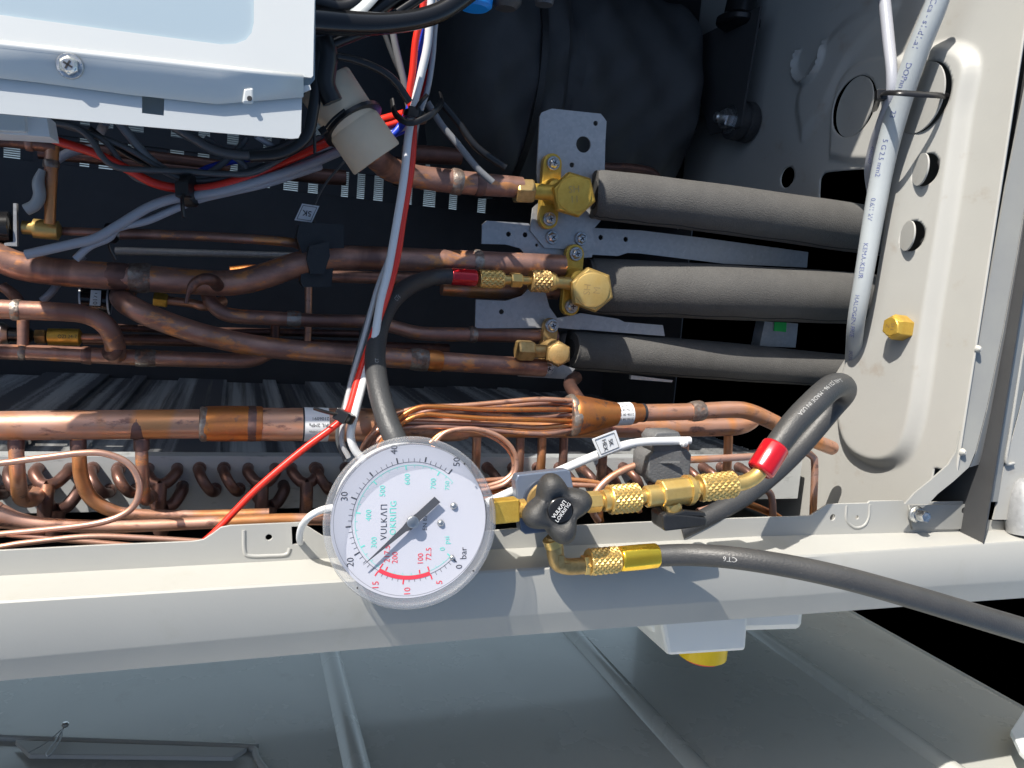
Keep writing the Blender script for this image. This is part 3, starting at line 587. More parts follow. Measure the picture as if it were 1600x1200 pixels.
o = pipe('pinched_stub', [(340, 446, -.145, 10), (332, 438, -.132, 10), (318, 436, -.128, 9), (305, 442, -.128, 8), (298, 452, -.128, 7), (294, 460, -.128, 3.5), (291, 474, -.128, 3)], 'copd', 'short pinched off copper stub curling from the largest pipe', seg=14)
pipe('diagonal_pipe', [(196, 455, -.19, 17), (190, 466, -.165, 17), (210, 482, -.15, 17.5), (255, 502, -.148, 17.5), (330, 526, -.148, 17), (420, 543, -.15, 16.5), (520, 552, -.15, 16), (650, 562, -.15, 15.5), (850, 575, -.155, 14)], 'copm', 'long copper pipe slanting down toward the lowest service valve',
     (((640, 561, -.15), (668, 563, -.15), 16.6, 'braze'), ((668, 563, -.15), (690, 565, -.15), 16, 'copo')))
pipe('elbow_pipe', [(-50, 480, -.15, 15), (20, 484, -.15, 15), (90, 487, -.15, 14.5), (135, 492, -.15, 14.5), (165, 508, -.15, 15), (178, 532, -.155, 15), (181, 556, -.165, 15)], 'copm', 'copper pipe with an elbow turning down at the far left',
     (((18, 484, -.15), (33, 485, -.15), 15.4, 'braze'), ((171, 543, -.157), (182, 550, -.16), 16, 'scorch')))
pipe('drain_pipe', [(-50, 548, -.17, 12), (60, 551, -.17, 12), (200, 558, -.17, 12.5), (340, 563, -.17, 12), (390, 562, -.17, 12), (418, 552, -.175, 11), (440, 538, -.19, 10)], 'copm', 'straight copper pipe just above the coil fins at left',
     (((212, 559, -.17), (244, 560, -.17), 13, 'braze'), ((30, 549, -.17), (42, 550, -.17), 12.6, 'braze'), ((128, 555, -.17), (144, 556, -.17), 13, 'copm')))
pipe('riser_pipe', [(36, 500, -.17, 8.5), (36, 530, -.17, 8), (35, 548, -.17, 8)], 'copm', 'short upright copper riser between the two left horizontal pipes', seg=14)
pipe('thin_riser', [(5, 448, -.18, 8), (22, 462, -.175, 9), (32, 478, -.165, 9)], 'copm', 'short copper stub curving into the left elbow pipe from above', seg=14)
pipe('return_pipe', [(318, 432, -.19, 10), (325, 462, -.175, 10.5), (338, 482, -.17, 11), (362, 493, -.17, 11.5), (420, 497, -.17, 11), (500, 501, -.17, 10.5), (580, 503, -.17, 10.5), (620, 512, -.17, 10.5), (660, 521, -.17, 11), (740, 523, -.17, 11), (870, 526, -.17, 10)], 'copm', 'slim copper pipe stepping down behind the black hose to the lowest valve',
     (((448, 498, -.17), (470, 499, -.17), 12, 'braze'), ((732, 523, -.17), (744, 523, -.17), 12, 'braze')), seg=16)
pipe('thin_pipe', [(95, 361, -.17, 6.5), (170, 364, -.17, 6.8), (178, 365, -.17, 9), (230, 366, -.17, 8), (330, 370, -.17, 7.5), (440, 377, -.17, 7.5), (470, 384, -.175, 7.5), (480, 400, -.185, 7.5)], 'copm', 'thin copper pipe leaving the brass valve at left toward the sensor clip', (((178, 365, -.17), (188, 366, -.17), 9, 'braze'),), seg=14)
pipe('upright_pipe', [(82, 228, -.155, 10), (80, 260, -.155, 10), (79, 310, -.155, 8.5), (78, 350, -.155, 8)], 'cop', 'upright copper pipe standing on the brass valve under the white box', (((80, 250, -.155), (80, 262, -.155), 11, 'braze'),), seg=16)
pipe('tee_pipe', [(-50, 216, -.155, 11), (20, 220, -.155, 11), (60, 224, -.155, 12), (88, 228, -.155, 12)], 'copd', 'horizontal copper pipe meeting the upright pipe below the white box', (((40, 222, -.155), (52, 223, -.155), 13, 'copm'),), seg=16)
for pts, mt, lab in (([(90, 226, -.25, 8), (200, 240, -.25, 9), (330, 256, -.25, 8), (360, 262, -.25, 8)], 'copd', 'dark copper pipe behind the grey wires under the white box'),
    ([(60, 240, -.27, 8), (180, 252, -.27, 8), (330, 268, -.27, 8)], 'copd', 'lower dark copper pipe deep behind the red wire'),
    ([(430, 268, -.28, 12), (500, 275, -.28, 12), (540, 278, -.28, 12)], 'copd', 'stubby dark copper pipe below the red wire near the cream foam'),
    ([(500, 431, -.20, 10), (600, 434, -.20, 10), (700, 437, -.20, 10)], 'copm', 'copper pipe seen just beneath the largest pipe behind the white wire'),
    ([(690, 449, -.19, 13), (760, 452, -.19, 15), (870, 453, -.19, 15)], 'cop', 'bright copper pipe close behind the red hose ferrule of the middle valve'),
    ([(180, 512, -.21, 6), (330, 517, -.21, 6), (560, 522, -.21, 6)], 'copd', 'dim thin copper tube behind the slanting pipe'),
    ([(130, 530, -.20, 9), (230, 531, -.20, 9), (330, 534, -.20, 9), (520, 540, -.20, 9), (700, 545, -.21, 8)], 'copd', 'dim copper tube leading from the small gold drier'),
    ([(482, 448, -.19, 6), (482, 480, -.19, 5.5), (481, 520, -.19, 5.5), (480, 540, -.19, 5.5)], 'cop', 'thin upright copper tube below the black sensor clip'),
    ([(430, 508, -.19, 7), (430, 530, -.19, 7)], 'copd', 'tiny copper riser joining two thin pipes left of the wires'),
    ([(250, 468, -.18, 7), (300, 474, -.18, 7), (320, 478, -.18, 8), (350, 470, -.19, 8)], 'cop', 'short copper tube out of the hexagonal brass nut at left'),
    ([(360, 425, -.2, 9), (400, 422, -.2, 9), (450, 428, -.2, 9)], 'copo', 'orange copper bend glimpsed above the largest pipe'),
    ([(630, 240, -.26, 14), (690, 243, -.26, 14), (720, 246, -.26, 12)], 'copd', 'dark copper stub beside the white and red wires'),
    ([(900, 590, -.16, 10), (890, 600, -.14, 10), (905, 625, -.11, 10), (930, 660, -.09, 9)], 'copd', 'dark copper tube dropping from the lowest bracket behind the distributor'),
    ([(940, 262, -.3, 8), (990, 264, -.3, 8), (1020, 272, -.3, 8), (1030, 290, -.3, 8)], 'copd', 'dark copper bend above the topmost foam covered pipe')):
    pipe('back_pipe', pts, mt, lab, seg=12)
# bright channel bar behind
tag(lat('steel_rod', (180, 392, -.22), (560, 402, -.22), [(0, 6), (1, 5)], 'galv', seg=12), 'steel rod lying dim behind the largest copper pipe', 'rod')
# ---- brass expansion valves on the left
bv = thing('expansion_valve', 'brass expansion valve with steel bracket under the upright pipe', 'valve', U(65, 358, -.165))
lat('body', (34, 355, -.165), (96, 361, -.165), [(0, 8), (.02, 10.5), (.28, 10.5), (.30, 15), (.92, 15), (.95, 12), (1, 7)], 'brass', bv)
plate('bracket', [(22, 318), (27, 318), (28, 385), (8, 384), (8, 380), (22, 378)], [], -.160, .004, 'galv', bv)
lat('coil_housing', (-30, 357, -.165), (20, 357, -.165), [(0, 26), (.95, 26), (1, 22)], 'gloss', bv)
tube('lead', [(40, 328, -.15, 9), (55, 320, -.15, 9), (62, 305, -.15, 9), (60, 285, -.15, 8.5), (66, 265, -.15, 5)], 'wlg', bv, seg=12)
dr = thing('filter_drier', 'small gold filter drier with printed label at far left', 'filter drier', U(100, 527, -.18))
lat('body', (74, 526, -.18), (128, 527, -.18), [(0, 8), (.03, 13), (.93, 13.5), (1, 8)], 'brassy', dr)
hexn('nut', (55, 526, -.18), (72, 526, -.18), 12, 'brassd', dr)
text('lettering', 'OZI 24-7', U(105, 526, -.1725), RT, UP, 8*S(U(100, 526, -.17)), 'ink', dr)
tube('tube', [(128, 527, -.18, 6), (165, 528, -.18, 6)], 'cop', dr, seg=12)
mo = thing('valve_motor', 'silver capped black valve motor cut by the picture edge', 'motor', U(0, 522, -.18))
lat('can', (-30, 522, -.18), (14, 523, -.18), [(0, 20), (.8, 20), (1, 14)], 'steel', mo); lat('neck', (14, 523, -.18), (52, 525, -.18), [(0, 12), (.9, 12), (1, 8)], 'gloss', mo)
so_ = thing('solenoid', 'black solenoid can with white band and small sticker', 'solenoid', U(150, 470, -.18))
lat('can', (126, 468, -.18), (172, 472, -.18), [(0, 19), (1, 19)], 'gloss', so_); label_band(so_, (126, 468, -.18), (129, 468, -.18), 19.4); label_band(so_, (169, 472, -.18), (172, 472, -.18), 19.4)
st = plate('sticker', [(142, 453), (158, 454), (157, 478), (140, 477)], [], U(150, 466, -.18).z+.0098, .0004, 'label', so_); text('lettering', '0171', U(149, 466, -.1695), UP, -RT, 10*S(U(150, 466, -.17)), 'ink', so_)
hexn('brass_nut', (240, 467, -.178), (262, 470, -.178), 12, 'brassy', None); tag(bpy.context.scene.objects['brass_nut'], 'small yellow brass hexagonal nut beneath the largest copper pipe', 'nut')
# ---- sensor clips with labels
def flag(parent, poly, z, lines, ang, size, border=True):
    p = plate('label', poly, [], z, .0004, 'label', parent); c = sum((U(x, y, z) for x, y in poly), Vector())/len(poly)+Vector((0, 0, .0005)); s = S(c)
    ex = (RT*math.cos(math.radians(ang))+UP*math.sin(math.radians(ang))); ey = (UP*math.cos(math.radians(ang))-RT*math.sin(math.radians(ang)))
    ex = (ex-Vector((0, 0, ex.z))).normalized(); ey = (ey-Vector((0, 0, ey.z))).normalized()
    m_ = MB()
    for i, t in enumerate(lines): textmb(m_, t, c+ey*(((len(lines)-1)/2-i)*size*1.1*s), ex, ey, size*s, bold=.01)
    m_.build('lettering', 'ink', p, smooth=0, fixn=False)
    if border:
        pc = [(sum(x for x, y in poly)/4+.8*(x-sum(q[0] for q in poly)/4), sum(y for x, y in poly)/4+.8*(y-sum(q[1] for q in poly)/4)) for x, y in poly]
        P = [U(x, y, z+.0004) for x, y in pc]; m2 = MB()
        for i in range(4): m2.tube([P[i], P[(i+1) % 4]], [.35*s]*2, 6)
        m2.build('border', 'ink', p, smooth=0)
    return p
cl = thing('sensor_clip', 'black sensor clip gripping a pipe beside a white tag reading 5K', 'sensor clip', U(490, 400, -.17))
plate('holder', [(466, 352), (478, 348), (492, 350), (534, 352), (535, 394), (520, 402), (515, 448), (472, 448), (468, 440), (470, 395), (462, 372)], [], -.165, .02, 'blackpl', cl)
plate('clip', [(482, 385), (512, 378), (514, 400), (505, 428), (484, 428), (478, 405)], [], -.150, .012, 'blackpl', cl)
flag(cl, [(472, 318), (499, 322), (487, 348), (460, 344)], -.160, ['5K'], 172, 12)
tube('lead', [(488, 348, -.165, 4), (492, 320, -.168, 2), (510, 285, -.17, 2), (545, 245, -.18, 2)], 'wgreyd', cl, seg=8)
hx = thing('sensor_holder', 'grey rubber sensor holder with white lead and a tag reading 5K HEX', 'sensor holder', U(1035, 710, -.025))
plate('upper_block', [(1012, 682), (1018, 674), (1050, 673), (1054, 680), (1054, 703), (1014, 706)], [], -.020, .013, 'holder', hx, bev=.0006)
plate('lower_block', [(1003, 710), (1010, 703), (1060, 699), (1065, 706), (1062, 742), (1050, 746), (1010, 746), (1002, 738)], [], -.022, .018, 'holder', hx, bev=.0008)
MB().box(U(1034, 722, -.0125), RT*.0105, UP*.0006, -FW*.0008).build('rib', 'holder', hx, smooth=0)
tube('sensor_lead', [(760, 786, -.012, 7), (800, 768, -.012, 7), (860, 742, -.012, 7), (920, 716, -.010, 7), (965, 699, -.008, 7), (1000, 691, -.009, 6.5), (1050, 689, -.012, 6.5), (1078, 688, -.012, 6)], 'wwhite', hx, seg=14)
lat('lead_tail', (1063, 690, -.010), (1073, 691, -.010), [(0, 5), (.3, 8), (.8, 8), (1, 5)], 'wwhite', hx, seg=14)
flag(hx, [(925, 686), (962, 672), (972, 700), (937, 714)], -.004, ['5K', 'HEX'], -72, 10)
# ================================================================== valve bracket
BZ = -.170
br = thing('valve_bracket', 'galvanised steel bracket plate carrying the three service valves', 'bracket', U(850, 400, BZ))
plate('upper_plate', [(843, 182), (846, 176), (856, 172), (862, 170), (938, 178), (943, 184), (947, 190), (945, 225), (944, 268), (935, 275), (938, 345), (925, 360), (930, 385), (915, 392), (850, 387), (828, 360), (832, 325), (842, 316), (838, 270)], [(911, 226, 12.5), (930, 193, 4), (893, 258, 4)], BZ+.002, .0016, 'galv', br)
plate('lower_plate', [(753, 351), (760, 345), (825, 349), (856, 384), (880, 386), (928, 384), (924, 402), (890, 404), (862, 410), (852, 425), (850, 450), (858, 480), (870, 497), (905, 490), (910, 505), (905, 515), (870, 512), (742, 513), (743, 468), (790, 470), (815, 462), (826, 450), (828, 430), (824, 402), (812, 388), (790, 382), (752, 381)],
      [(794, 366, 4), (820, 367, 4), (838, 383, 2.5), (783, 487, 4)], BZ, .0016, 'galv', br)
plate('foot_plate', [(806, 560), (848, 558), (885, 572), (898, 576), (884, 592), (810, 588), (804, 582)], [], BZ+.002, .0016, 'galv', br)
plate('arm', [(920, 356), (1000, 360), (1100, 372), (1262, 394), (1260, 418), (1130, 412), (1000, 396), (980, 395), (965, 400), (925, 398)], [(938, 371, 4), (977, 374, 4)], BZ-.004, .0016, 'galv', br)
plate('lower_arm', [(905, 489), (965, 498), (975, 503), (1035, 508), (1038, 525), (900, 514)], [], BZ-.004, .0016, 'galv', br)
plate('end_clip', [(985, 586), (1050, 594), (1048, 597), (984, 592)], [], BZ-.004, .003, 'galv', br)
ZV = Vector((0, 0, 1))
for px, py in ((862, 371), (907, 373)): screw(br, U(px, py, BZ+.003), ZV, 10.5*S(U(px, py, BZ)), rot=random.random())
bl = thing('bracket_block', 'light metal block with green sticker between the lower two foam pipes', 'block', U(1210, 520, -.18))
plate('block', [(1188, 502), (1240, 505), (1236, 542), (1180, 540)], [], -.19, .012, 'galv', bl); plate('sticker', [(1210, 503), (1229, 504), (1228, 519), (1209, 517)], [], -.1835, .0004, 'green', bl)
def service_valve(label, cap, capr, ears, earw, nut, nutlen, nutr, txt, tang, mt, capmt):
    ex_, ey_ = cap; t = thing('service_valve', label, 'service valve', U(cap[0], cap[1], -.16))
    (ax, ay), (bx, by) = ears
    A, B = U(ax, ay, BZ+.004), U(bx, by, BZ+.004); s = S(A); d = (B-A).normalized(); sd = Vector((-d.y, d.x, 0)); wv = earw*s
    out = []
    for k in range(9): a = math.pi*k/8; out.append(A+sd*(wv*math.cos(a))-d*(wv*math.sin(a)))
    for k in range(9): a = math.pi*k/8; out.append(B-sd*(wv*math.cos(a))+d*(wv*math.sin(a)))
    MB().prism([p-ZV*.0 for p in out], ZV*.006).build('ears', mt, t, smooth=40, bevel=.0005)
    for p in (A, B): screw(t, p+ZV*.0062, ZV, 11*s, rot=random.random()*3)
    mid = (A+B)/2; C = U(cap[0], cap[1], -.135); C0 = Vector((C.x+.001, C.y, BZ+.005))
    bodyc = (mid+C0)/2
    MB().lathe(mid+ZV*.0, mid+ZV*.020, [(0, wv*1.25), (.6, wv*1.2), (.9, wv*1.0), (1, wv*.6)], 24).build('body', mt, t, smooth=40)
    MB().lathe(Vector((mid.x, mid.y, mid.z+.009)), Vector((C.x, C.y, mid.z+.009)), [(0, wv*.85), (1, wv*1.05)], 20).build('web', mt, t, smooth=40)
    cr = capr*S(C); nrm = (CAM-C); nrm = (nrm.normalized()*.75+ZV*.25).normalized(); q0 = C-nrm*.020
    MB().lathe(q0-nrm*.006, q0, [(0, cr*.8), (1, cr*.8)], 24).build('stem', mt, t)
    hc = MB().lathe(q0, C, [(0, cr*.93), (.08, cr), (.86, cr), (1, cr*.90)], 6, rot=.12 if capr > 25 else .5).build('hex_cap', capmt, t, smooth=0, bevel=cr*.03)
    MB().lathe(C-nrm*.0005, C+nrm*.0016, [(0, cr*.80), (.25, cr*.80), (.27, cr*.75), (.9, cr*.74), (1, cr*.70)], 36).build('cap_face', capmt, hc, smooth=30)
    ey = (UP-nrm*UP.dot(nrm)).normalized(); ex = ey.cross(nrm); ca, sa = math.cos(tang), math.sin(tang); e1 = ex*ca+ey*sa; e2 = ey*ca-ex*sa
    m_ = MB()
    for i, l in enumerate(txt): textmb(m_, l, C+nrm*.0017+e2*((.5-i)*cr*.42 if len(txt) > 1 else 0), e1, e2, cr*.42)
    m_.build('lettering', 'brassd', hc, smooth=0, fixn=False)
    (n0, n1, nz) = nut
    if nutlen:
        hexn('port_nut', (n0-nutlen/2, n1, nz), (n0+nutlen/2, n1+1, nz), nutr, 'brassd', t, rot=.2)
        lat('port_neck', (n0+nutlen/2-1, n1+1, nz), (ax+6, n1+3, nz), [(0, nutr*.62), (.8, nutr*.62), (1, nutr*.8)], mt, t)
    return t
service_valve('topmost brass service valve with hexagonal cap marked SH 11', (897, 304), 36, ((859, 257), (853, 343)), 15.5, (818, 298, -.150), 28, 20, ('SH', '11'), math.radians(4), 'brassy', 'brassy')
service_valve('middle brass service valve with hose coupler and large hexagonal cap', (925, 453), 36, ((894, 397), (887, 478)), 15, (818, 438, -.150), 0, 15, ('SH', 'M'), math.radians(84), 'brassy', 'brass')
service_valve('lowest and smallest brass service valve with rounded cap', (873, 553), 21, ((857, 508), (850, 574)), 11.5, (820, 547, -.150), 26, 17, ('DZ',), math.radians(84), 'brassd', 'brassd')
# ================================================================== foam covered pipes
def foam(label, pts):
    P, R = path(pts, 16); ph = random.random()*6; R = [r*(1+.006*math.sin(k*.55+ph)+.007*math.sin(k*.21+2*ph)) for k, r in enumerate(R)]; o = MB().tube(P, R, 36).build('insulated_pipe', 'foam', None, smooth=60); tag(o, label, 'insulated pipe', 'foam covered pipes leaving the valves')
    A = P[0]; d = (P[0]-P[1]).normalized(); MB().lathe(A-d*.004, A+d*.0006, [(0, R[0]*.62), (1, R[0]*.60)], 24).build('foam_core', 'foamdark', o)
    PP, RR, TT, _, _ = frames(P, R); Q = []; Q2 = []
    for k, (p, r, t) in enumerate(zip(PP, RR, TT)):
        n_ = CAM-p; n_ = (n_-t*n_.dot(t)).normalized(); b_ = n_.cross(t); a_ = 1.05+.04*math.sin(k*.9); Q.append(p+(n_*math.cos(a_)-b_*math.sin(a_))*(r-.0002))
    MB().tube(Q, .0006, 6).build('seam', 'foamdark', o, smooth=60)
    return o
def thr(px, py, z, r, X): v = U(px, py, z); return (v, r*S(v))
foam('topmost foam covered pipe running from the upper valve to the base', [(928, 304, -.160, 37), (960, 307, -.158, 38), (1120, 326, -.155, 38), (1340, 357, -.160, 37), (1440, 372, -.16, 35)])
foam('middle foam covered pipe, thickest of the three', [(914, 446, -.182, 42), (940, 448, -.180, 44), (1120, 456, -.165, 43), (1330, 466, -.162, 40), (1440, 474, -.162, 37)])
foam('lowest foam covered pipe above the copper distributor', [(888, 546, -.178, 29), (910, 548, -.180, 31), (1100, 562, -.180, 30), (1320, 580, -.172, 26), (1420, 588, -.172, 25)])
# cream foam sleeve
csl = thing('foam_sleeve', 'cream foam sleeve wrapped round a copper pipe beside the white box', 'foam sleeve', U(550, 195, -.13))
A, B = U(507, 130, -.095), U(589, 249, -.095); s_ = S(A); r_ = 46*s_
def fn(i, k, r, an): return r*(1+.03*math.sin(2*an+1))
mb = MB(); mb.lathe(A, B, [(0, r_*.55), (0, r_*.97), (.02, r_), (.5, r_*.97), (.53, r_*.93), (.56, r_*.97), (.98, r_), (1, r_*.97), (1, r_*.5)], 40, caps=False, fn=fn); mb.build('sleeve', 'cream', csl, smooth=40)
lat('liner', (514, 140, -.095), (586, 245, -.095), [(.01, 25), (.99, 25)], 'cream', csl)
tie('black cable tie pulled tight round the cream foam sleeve', (552, 194, -.095), -55, 48.5, 8, tail=(35, -28), head=(44, 0))
tie('black cable tie holding the copper pipe to the white and red wires', (624, 270, -.145), -15, 21, 12, tail=(-20, 30), head=(-10, 0))
# ================================================================== control box
box = thing('control_box', 'white sheet metal control box with recessed window at upper left', 'control box', U(240, 100, 0))
Zb = .0
def quad(mb, pts, dv): return mb.prism(pts, dv)
# cover: upper face leaning back, sharp bend, skirt facing out
sw = [(-80, -60, -.004), (492, -60, -.004)]
top_pts = [U(-400, -120, .0), U(494, -120, .0), U(489, 122, .004), U(-400, 24, .004)]
win = [(-80, -120), (398, -120), (397, 36), (394, 52), (385, 64), (368, 70), (345, 71), (200, 52), (-80, 14)]
def zt(px, py):                               # plane of the upper face
    a, b, c = top_pts[3], top_pts[2], top_pts[0]; nn = (b-a).cross(c-a).normalized(); d = ray(px, py); return CAM+d*((a-CAM).dot(nn)/d.dot(nn)), nn
n_up = zt(0, 0)[1]; n_up = n_up if n_up.z > 0 else -n_up
def pplate(name, polys, nn, th, mt, parent):
    ex = Vector((1, 0, 0)); ex = (ex-nn*ex.dot(nn)).normalized(); ey = nn.cross(ex); o = polys[0][0]
    cu = bpy.data.curves.new(name, 'CURVE'); cu.dimensions = '2D'; cu.fill_mode = 'BOTH'; cu.extrude = th/2
    for lp in polys:
        sp = cu.splines.new('POLY'); sp.points.add(len(lp)-1); sp.use_cyclic_u = True
        for p, q in zip(sp.points, lp): p.co = ((q-o).dot(ex), (q-o).dot(ey), 0, 1)
    ob = bpy.data.objects.new(name, cu); me = bpy.data.meshes.new_from_object(ob); bpy.data.objects.remove(ob); me.materials.clear(); me.materials.append(M[mt])
    r = bpy.data.objects.new(name, me); COL.objects.link(r); r.parent = parent; Mx = Matrix(((ex.x, ey.x, nn.x), (ex.y, ey.y, nn.y), (ex.z, ey.z, nn.z))); r.rotation_euler = Mx.to_euler(); r.location = o-wloc(parent); return r
out = [zt(x, y)[0] for x, y in [(397, -121), (494, -121), (490, 60), (489, 119), (486, 122), (-400, 24), (-400, -30), (200, 51), (345, 70), (368, 69), (384, 63), (393, 52), (396.5, 36)]]
pplate('cover', [out], n_up, .0012, 'white', box)
o2 = [zt(x, y)[0]-n_up*.0012 for x, y in [(-400, -121), (410, -121), (410, 80), (380, 90), (-400, -10)]]
pplate('window_panel', [o2], n_up, .0008, 'whitein', box)
# bend bead and skirt
mb = MB(); xs_ = [-400, 60, 200, 340, 474]; bl_ = [24, 75, 90.5, 106, 121]
rowsb = []
for dy, z in ((-2, .0046), (1, .0052), (3, .0052), (6, .0048), (68, .0046)): rowsb.append([U(x, y+dy, z) for x, y in zip(xs_, bl_)])
for i, (x, y) in enumerate(zip(xs_, [78, 129, 148, 163, 152])): rowsb[-1][i] = U(x, y, .0046)
k = len(xs_); mb.add([p for r in rowsb for p in r], [(i*k+j, i*k+j+1, (i+1)*k+j+1, (i+1)*k+j) for i in range(len(rowsb)-1) for j in range(k-1)])
o = mb.build('bend', 'white', box, smooth=70); sm = o.modifiers.new('s', 'SOLIDIFY'); sm.thickness = .001; sm.offset = -1
plate('skirt', [(-400, 66), (200, 130), (380, 145), (484, 133), (486, 140), (472, 146), (470, 208), (466, 216), (455, 217), (250, 200), (-400, 142)], [[(222, 150), (257, 153), (256, 181), (222, 177)]], .0030, .0010, 'white', box)
plate('inner_plate', [(200, 140), (280, 145), (280, 190), (200, 185)], [], -.012, .001, 'dark', box)
MB().prism([U(381, 141, .0032), U(396, 139, .0032), U(396, 163, .0032), U(378, 163, .0032)], Vector((0, 0, .003))).build('tab', 'white', box, smooth=0, bevel=.0008)
for px, py in ((390, 154), (399, 155)): p = U(px, py, .0065 if px < 395 else .003); MB().lathe(p, p+Vector((0, 0, .0004)), [(0, .0011), (1, .0011)], 12).build('pin_hole', 'ink', box)
for k_, (z0, y0_, y1_) in enumerate(((0, 0, 0),)):
    pts = [U(-400, -120, -.02), U(494, -120, -.02), U(492, 124, -.006), U(470, 150, -.006), U(468, 210, -.006), U(-400, 137, -.006)]
MB().prism(pts, Vector((0, .02, -.10))).build('housing', 'whitein', box, smooth=0)
screw(box, U(110, 104, .0050), Vector((-.05, -.05, 1)).normalized(), 20*S(U(110, 104, .004)), mt='zinc')
cn = thing('terminal_block', 'white terminal block peeping out below the control box at far left', 'terminal block', U(40, 195, -.05))
MB().prism([U(-40, 172, -.045), U(38, 176, -.045), U(40, 206, -.045), U(-40, 203, -.045)], Vector((0, 0, -.03))).build('block', 'white', cn, smooth=0, bevel=.0006)
MB().prism([U(40, 176, -.05), U(72, 180, -.05), U(78, 214, -.05), U(-40, 206, -.05), U(-40, 203, -.05), U(40, 205, -.05)], Vector((0, 0, -.02))).build('base', 'label', cn, smooth=0)
# ================================================================== wires
def wire(name, pts, mt, label, r=None, seg=10, cat='wire', group=None, flat=1.0): o = tube(name, pts, mt, None, r, seg, flat=flat); return tag(o, label, cat, group)
wz = -.10
wire('wire', [(40, 200, -.12), (95, 222, -.115), (150, 240, -.11), (200, 265, -.11), (240, 286, -.11), (285, 295, -.11), (335, 292, -.108), (400, 272, -.112), (460, 246, -.125), (530, 214, -.135), (590, 190, -.13), (632, 178, -.118)], 'wred', 'red wire sagging under the control box through the left cable tie', 7)
gw = [([(60, 190), (110, 196), (140, 215), (160, 245), (185, 262), (240, 266), (290, 268), (350, 272), (400, 268), (460, 235), (500, 215)], 'wgreyd', 5, 'dark grey wire sagging lowest at left below the control box'),
 ([(60, 185), (130, 205), (165, 222), (190, 255), (215, 280), (260, 290), (300, 285)], 'wgreyd', 4.5, 'dark grey wire crossing the red wire at left'),
 ([(185, 190), (205, 215), (235, 250), (270, 272), (310, 280), (360, 278), (420, 262), (480, 240), (540, 210)], 'wgrey', 7, 'grey cable dropping out of the control box beside the small square hole'),
 ([(260, 190), (300, 215), (340, 236), (390, 242), (440, 232), (480, 205)], 'wgreyd', 8, 'dark sleeved cable slung just under the control box edge'),
 ([(270, 195), (330, 232), (380, 245), (430, 244), (490, 225)], 'wgreyd', 5, 'thin dark cable slung beneath the sleeved one'),
 ([(300, 292), (370, 284), (430, 268), (500, 240), (560, 222), (600, 205)], 'wgrey', 7, 'grey cable running beneath the red wire toward the cream foam'),
 ([(40, 398), (110, 382), (150, 372), (185, 352), (230, 325), (265, 312), (300, 306), (350, 298), (420, 278), (480, 258), (540, 232)], 'wlgs', 7.5, 'pale grey cable climbing from lower left to the tie'),
 ([(118, 405), (140, 385), (170, 372), (185, 356), (230, 345), (270, 328), (310, 312), (360, 300), (420, 286), (500, 260)], 'wlgs', 6, 'second pale cable twisted close beneath the first')]
for i, (pts, mt, r, lab) in enumerate(gw): wire('cable', [(x, y, -.108-.003*(i % 3)-max(0, x-400)*.00025, r) for x, y in pts], mt, lab, cat='cable')
wire('cable', [(88, 250, -.2, 7), (110, 238, -.2, 7), (150, 230, -.2, 6)], 'wlgs', 'short pale cable end behind the upright copper pipe', cat='cable')
wire('cable', [(66, 470, -.18, 6), (82, 455, -.18, 6), (100, 430, -.185, 6), (130, 400, -.19, 6)], 'wlgs', 'pale cable end poking out below the largest pipe', cat='cable')
wire('cable', [(155, 210, -.14, 7), (165, 190, -.12, 7)], 'wlgs', 'short pale ribbon below the control box edge', cat='cable')
wire('wire', [(280, 285, -.125), (330, 260, -.125), (380, 250, -.12), (440, 238, -.13), (520, 225, -.14), (600, 215, -.135), (640, 200, -.125)], 'wblue', 'blue wire running along behind the grey cables', 4.5)
for i, (pts, mt, r, lab) in enumerate((
 ([(100, 196), (150, 212), (200, 232), (250, 262), (300, 282), (360, 276), (430, 252), (490, 226), (550, 200), (600, 185)], 'wgreyd', 4.5, 'dark wire rising beside the red wire past the cream foam'),
 ([(320, 215), (350, 235), (385, 262), (360, 275), (310, 280)], 'wgrey', 4.5, 'grey wire doubling back at the left tie'),
 ([(385, 215), (370, 235), (345, 258), (318, 276)], 'wgrey', 5, 'grey wire slanting down from the box edge to the left tie'),
 ([(400, 212), (420, 225), (445, 240), (480, 238), (520, 226)], 'wlgs', 5, 'short pale wire bending below the lower box corner'),
 ([(300, 298), (360, 291), (430, 274), (500, 247), (565, 222), (612, 206)], 'wlgs', 6, 'pale wire lying just beneath the red wire'),
 ([(140, 200), (180, 230), (230, 258), (290, 274)], 'wblack', 4, 'thin black wire crossing below the box screw'),
 ([(440, 222), (470, 232), (520, 222), (570, 205), (615, 190)], 'wgreyd', 5, 'dark wire dipping below the box corner toward the loom'))):
    wire('wire', [(x, y, -.112-.004*(i % 3)-max(0, x-400)*.00022, r) for x, y in pts], mt, lab)
tie('black cable tie gathering grey and red wires left of the sensor tag', (296, 298, -.108), 3, 24, 17, tail=(6, 45), head=(4, 0))
tie('black cable tie on the thin pipe below the pale cables', (174, 364, -.165), 0, 15, 11, tail=(20, 38), head=(8, 0))
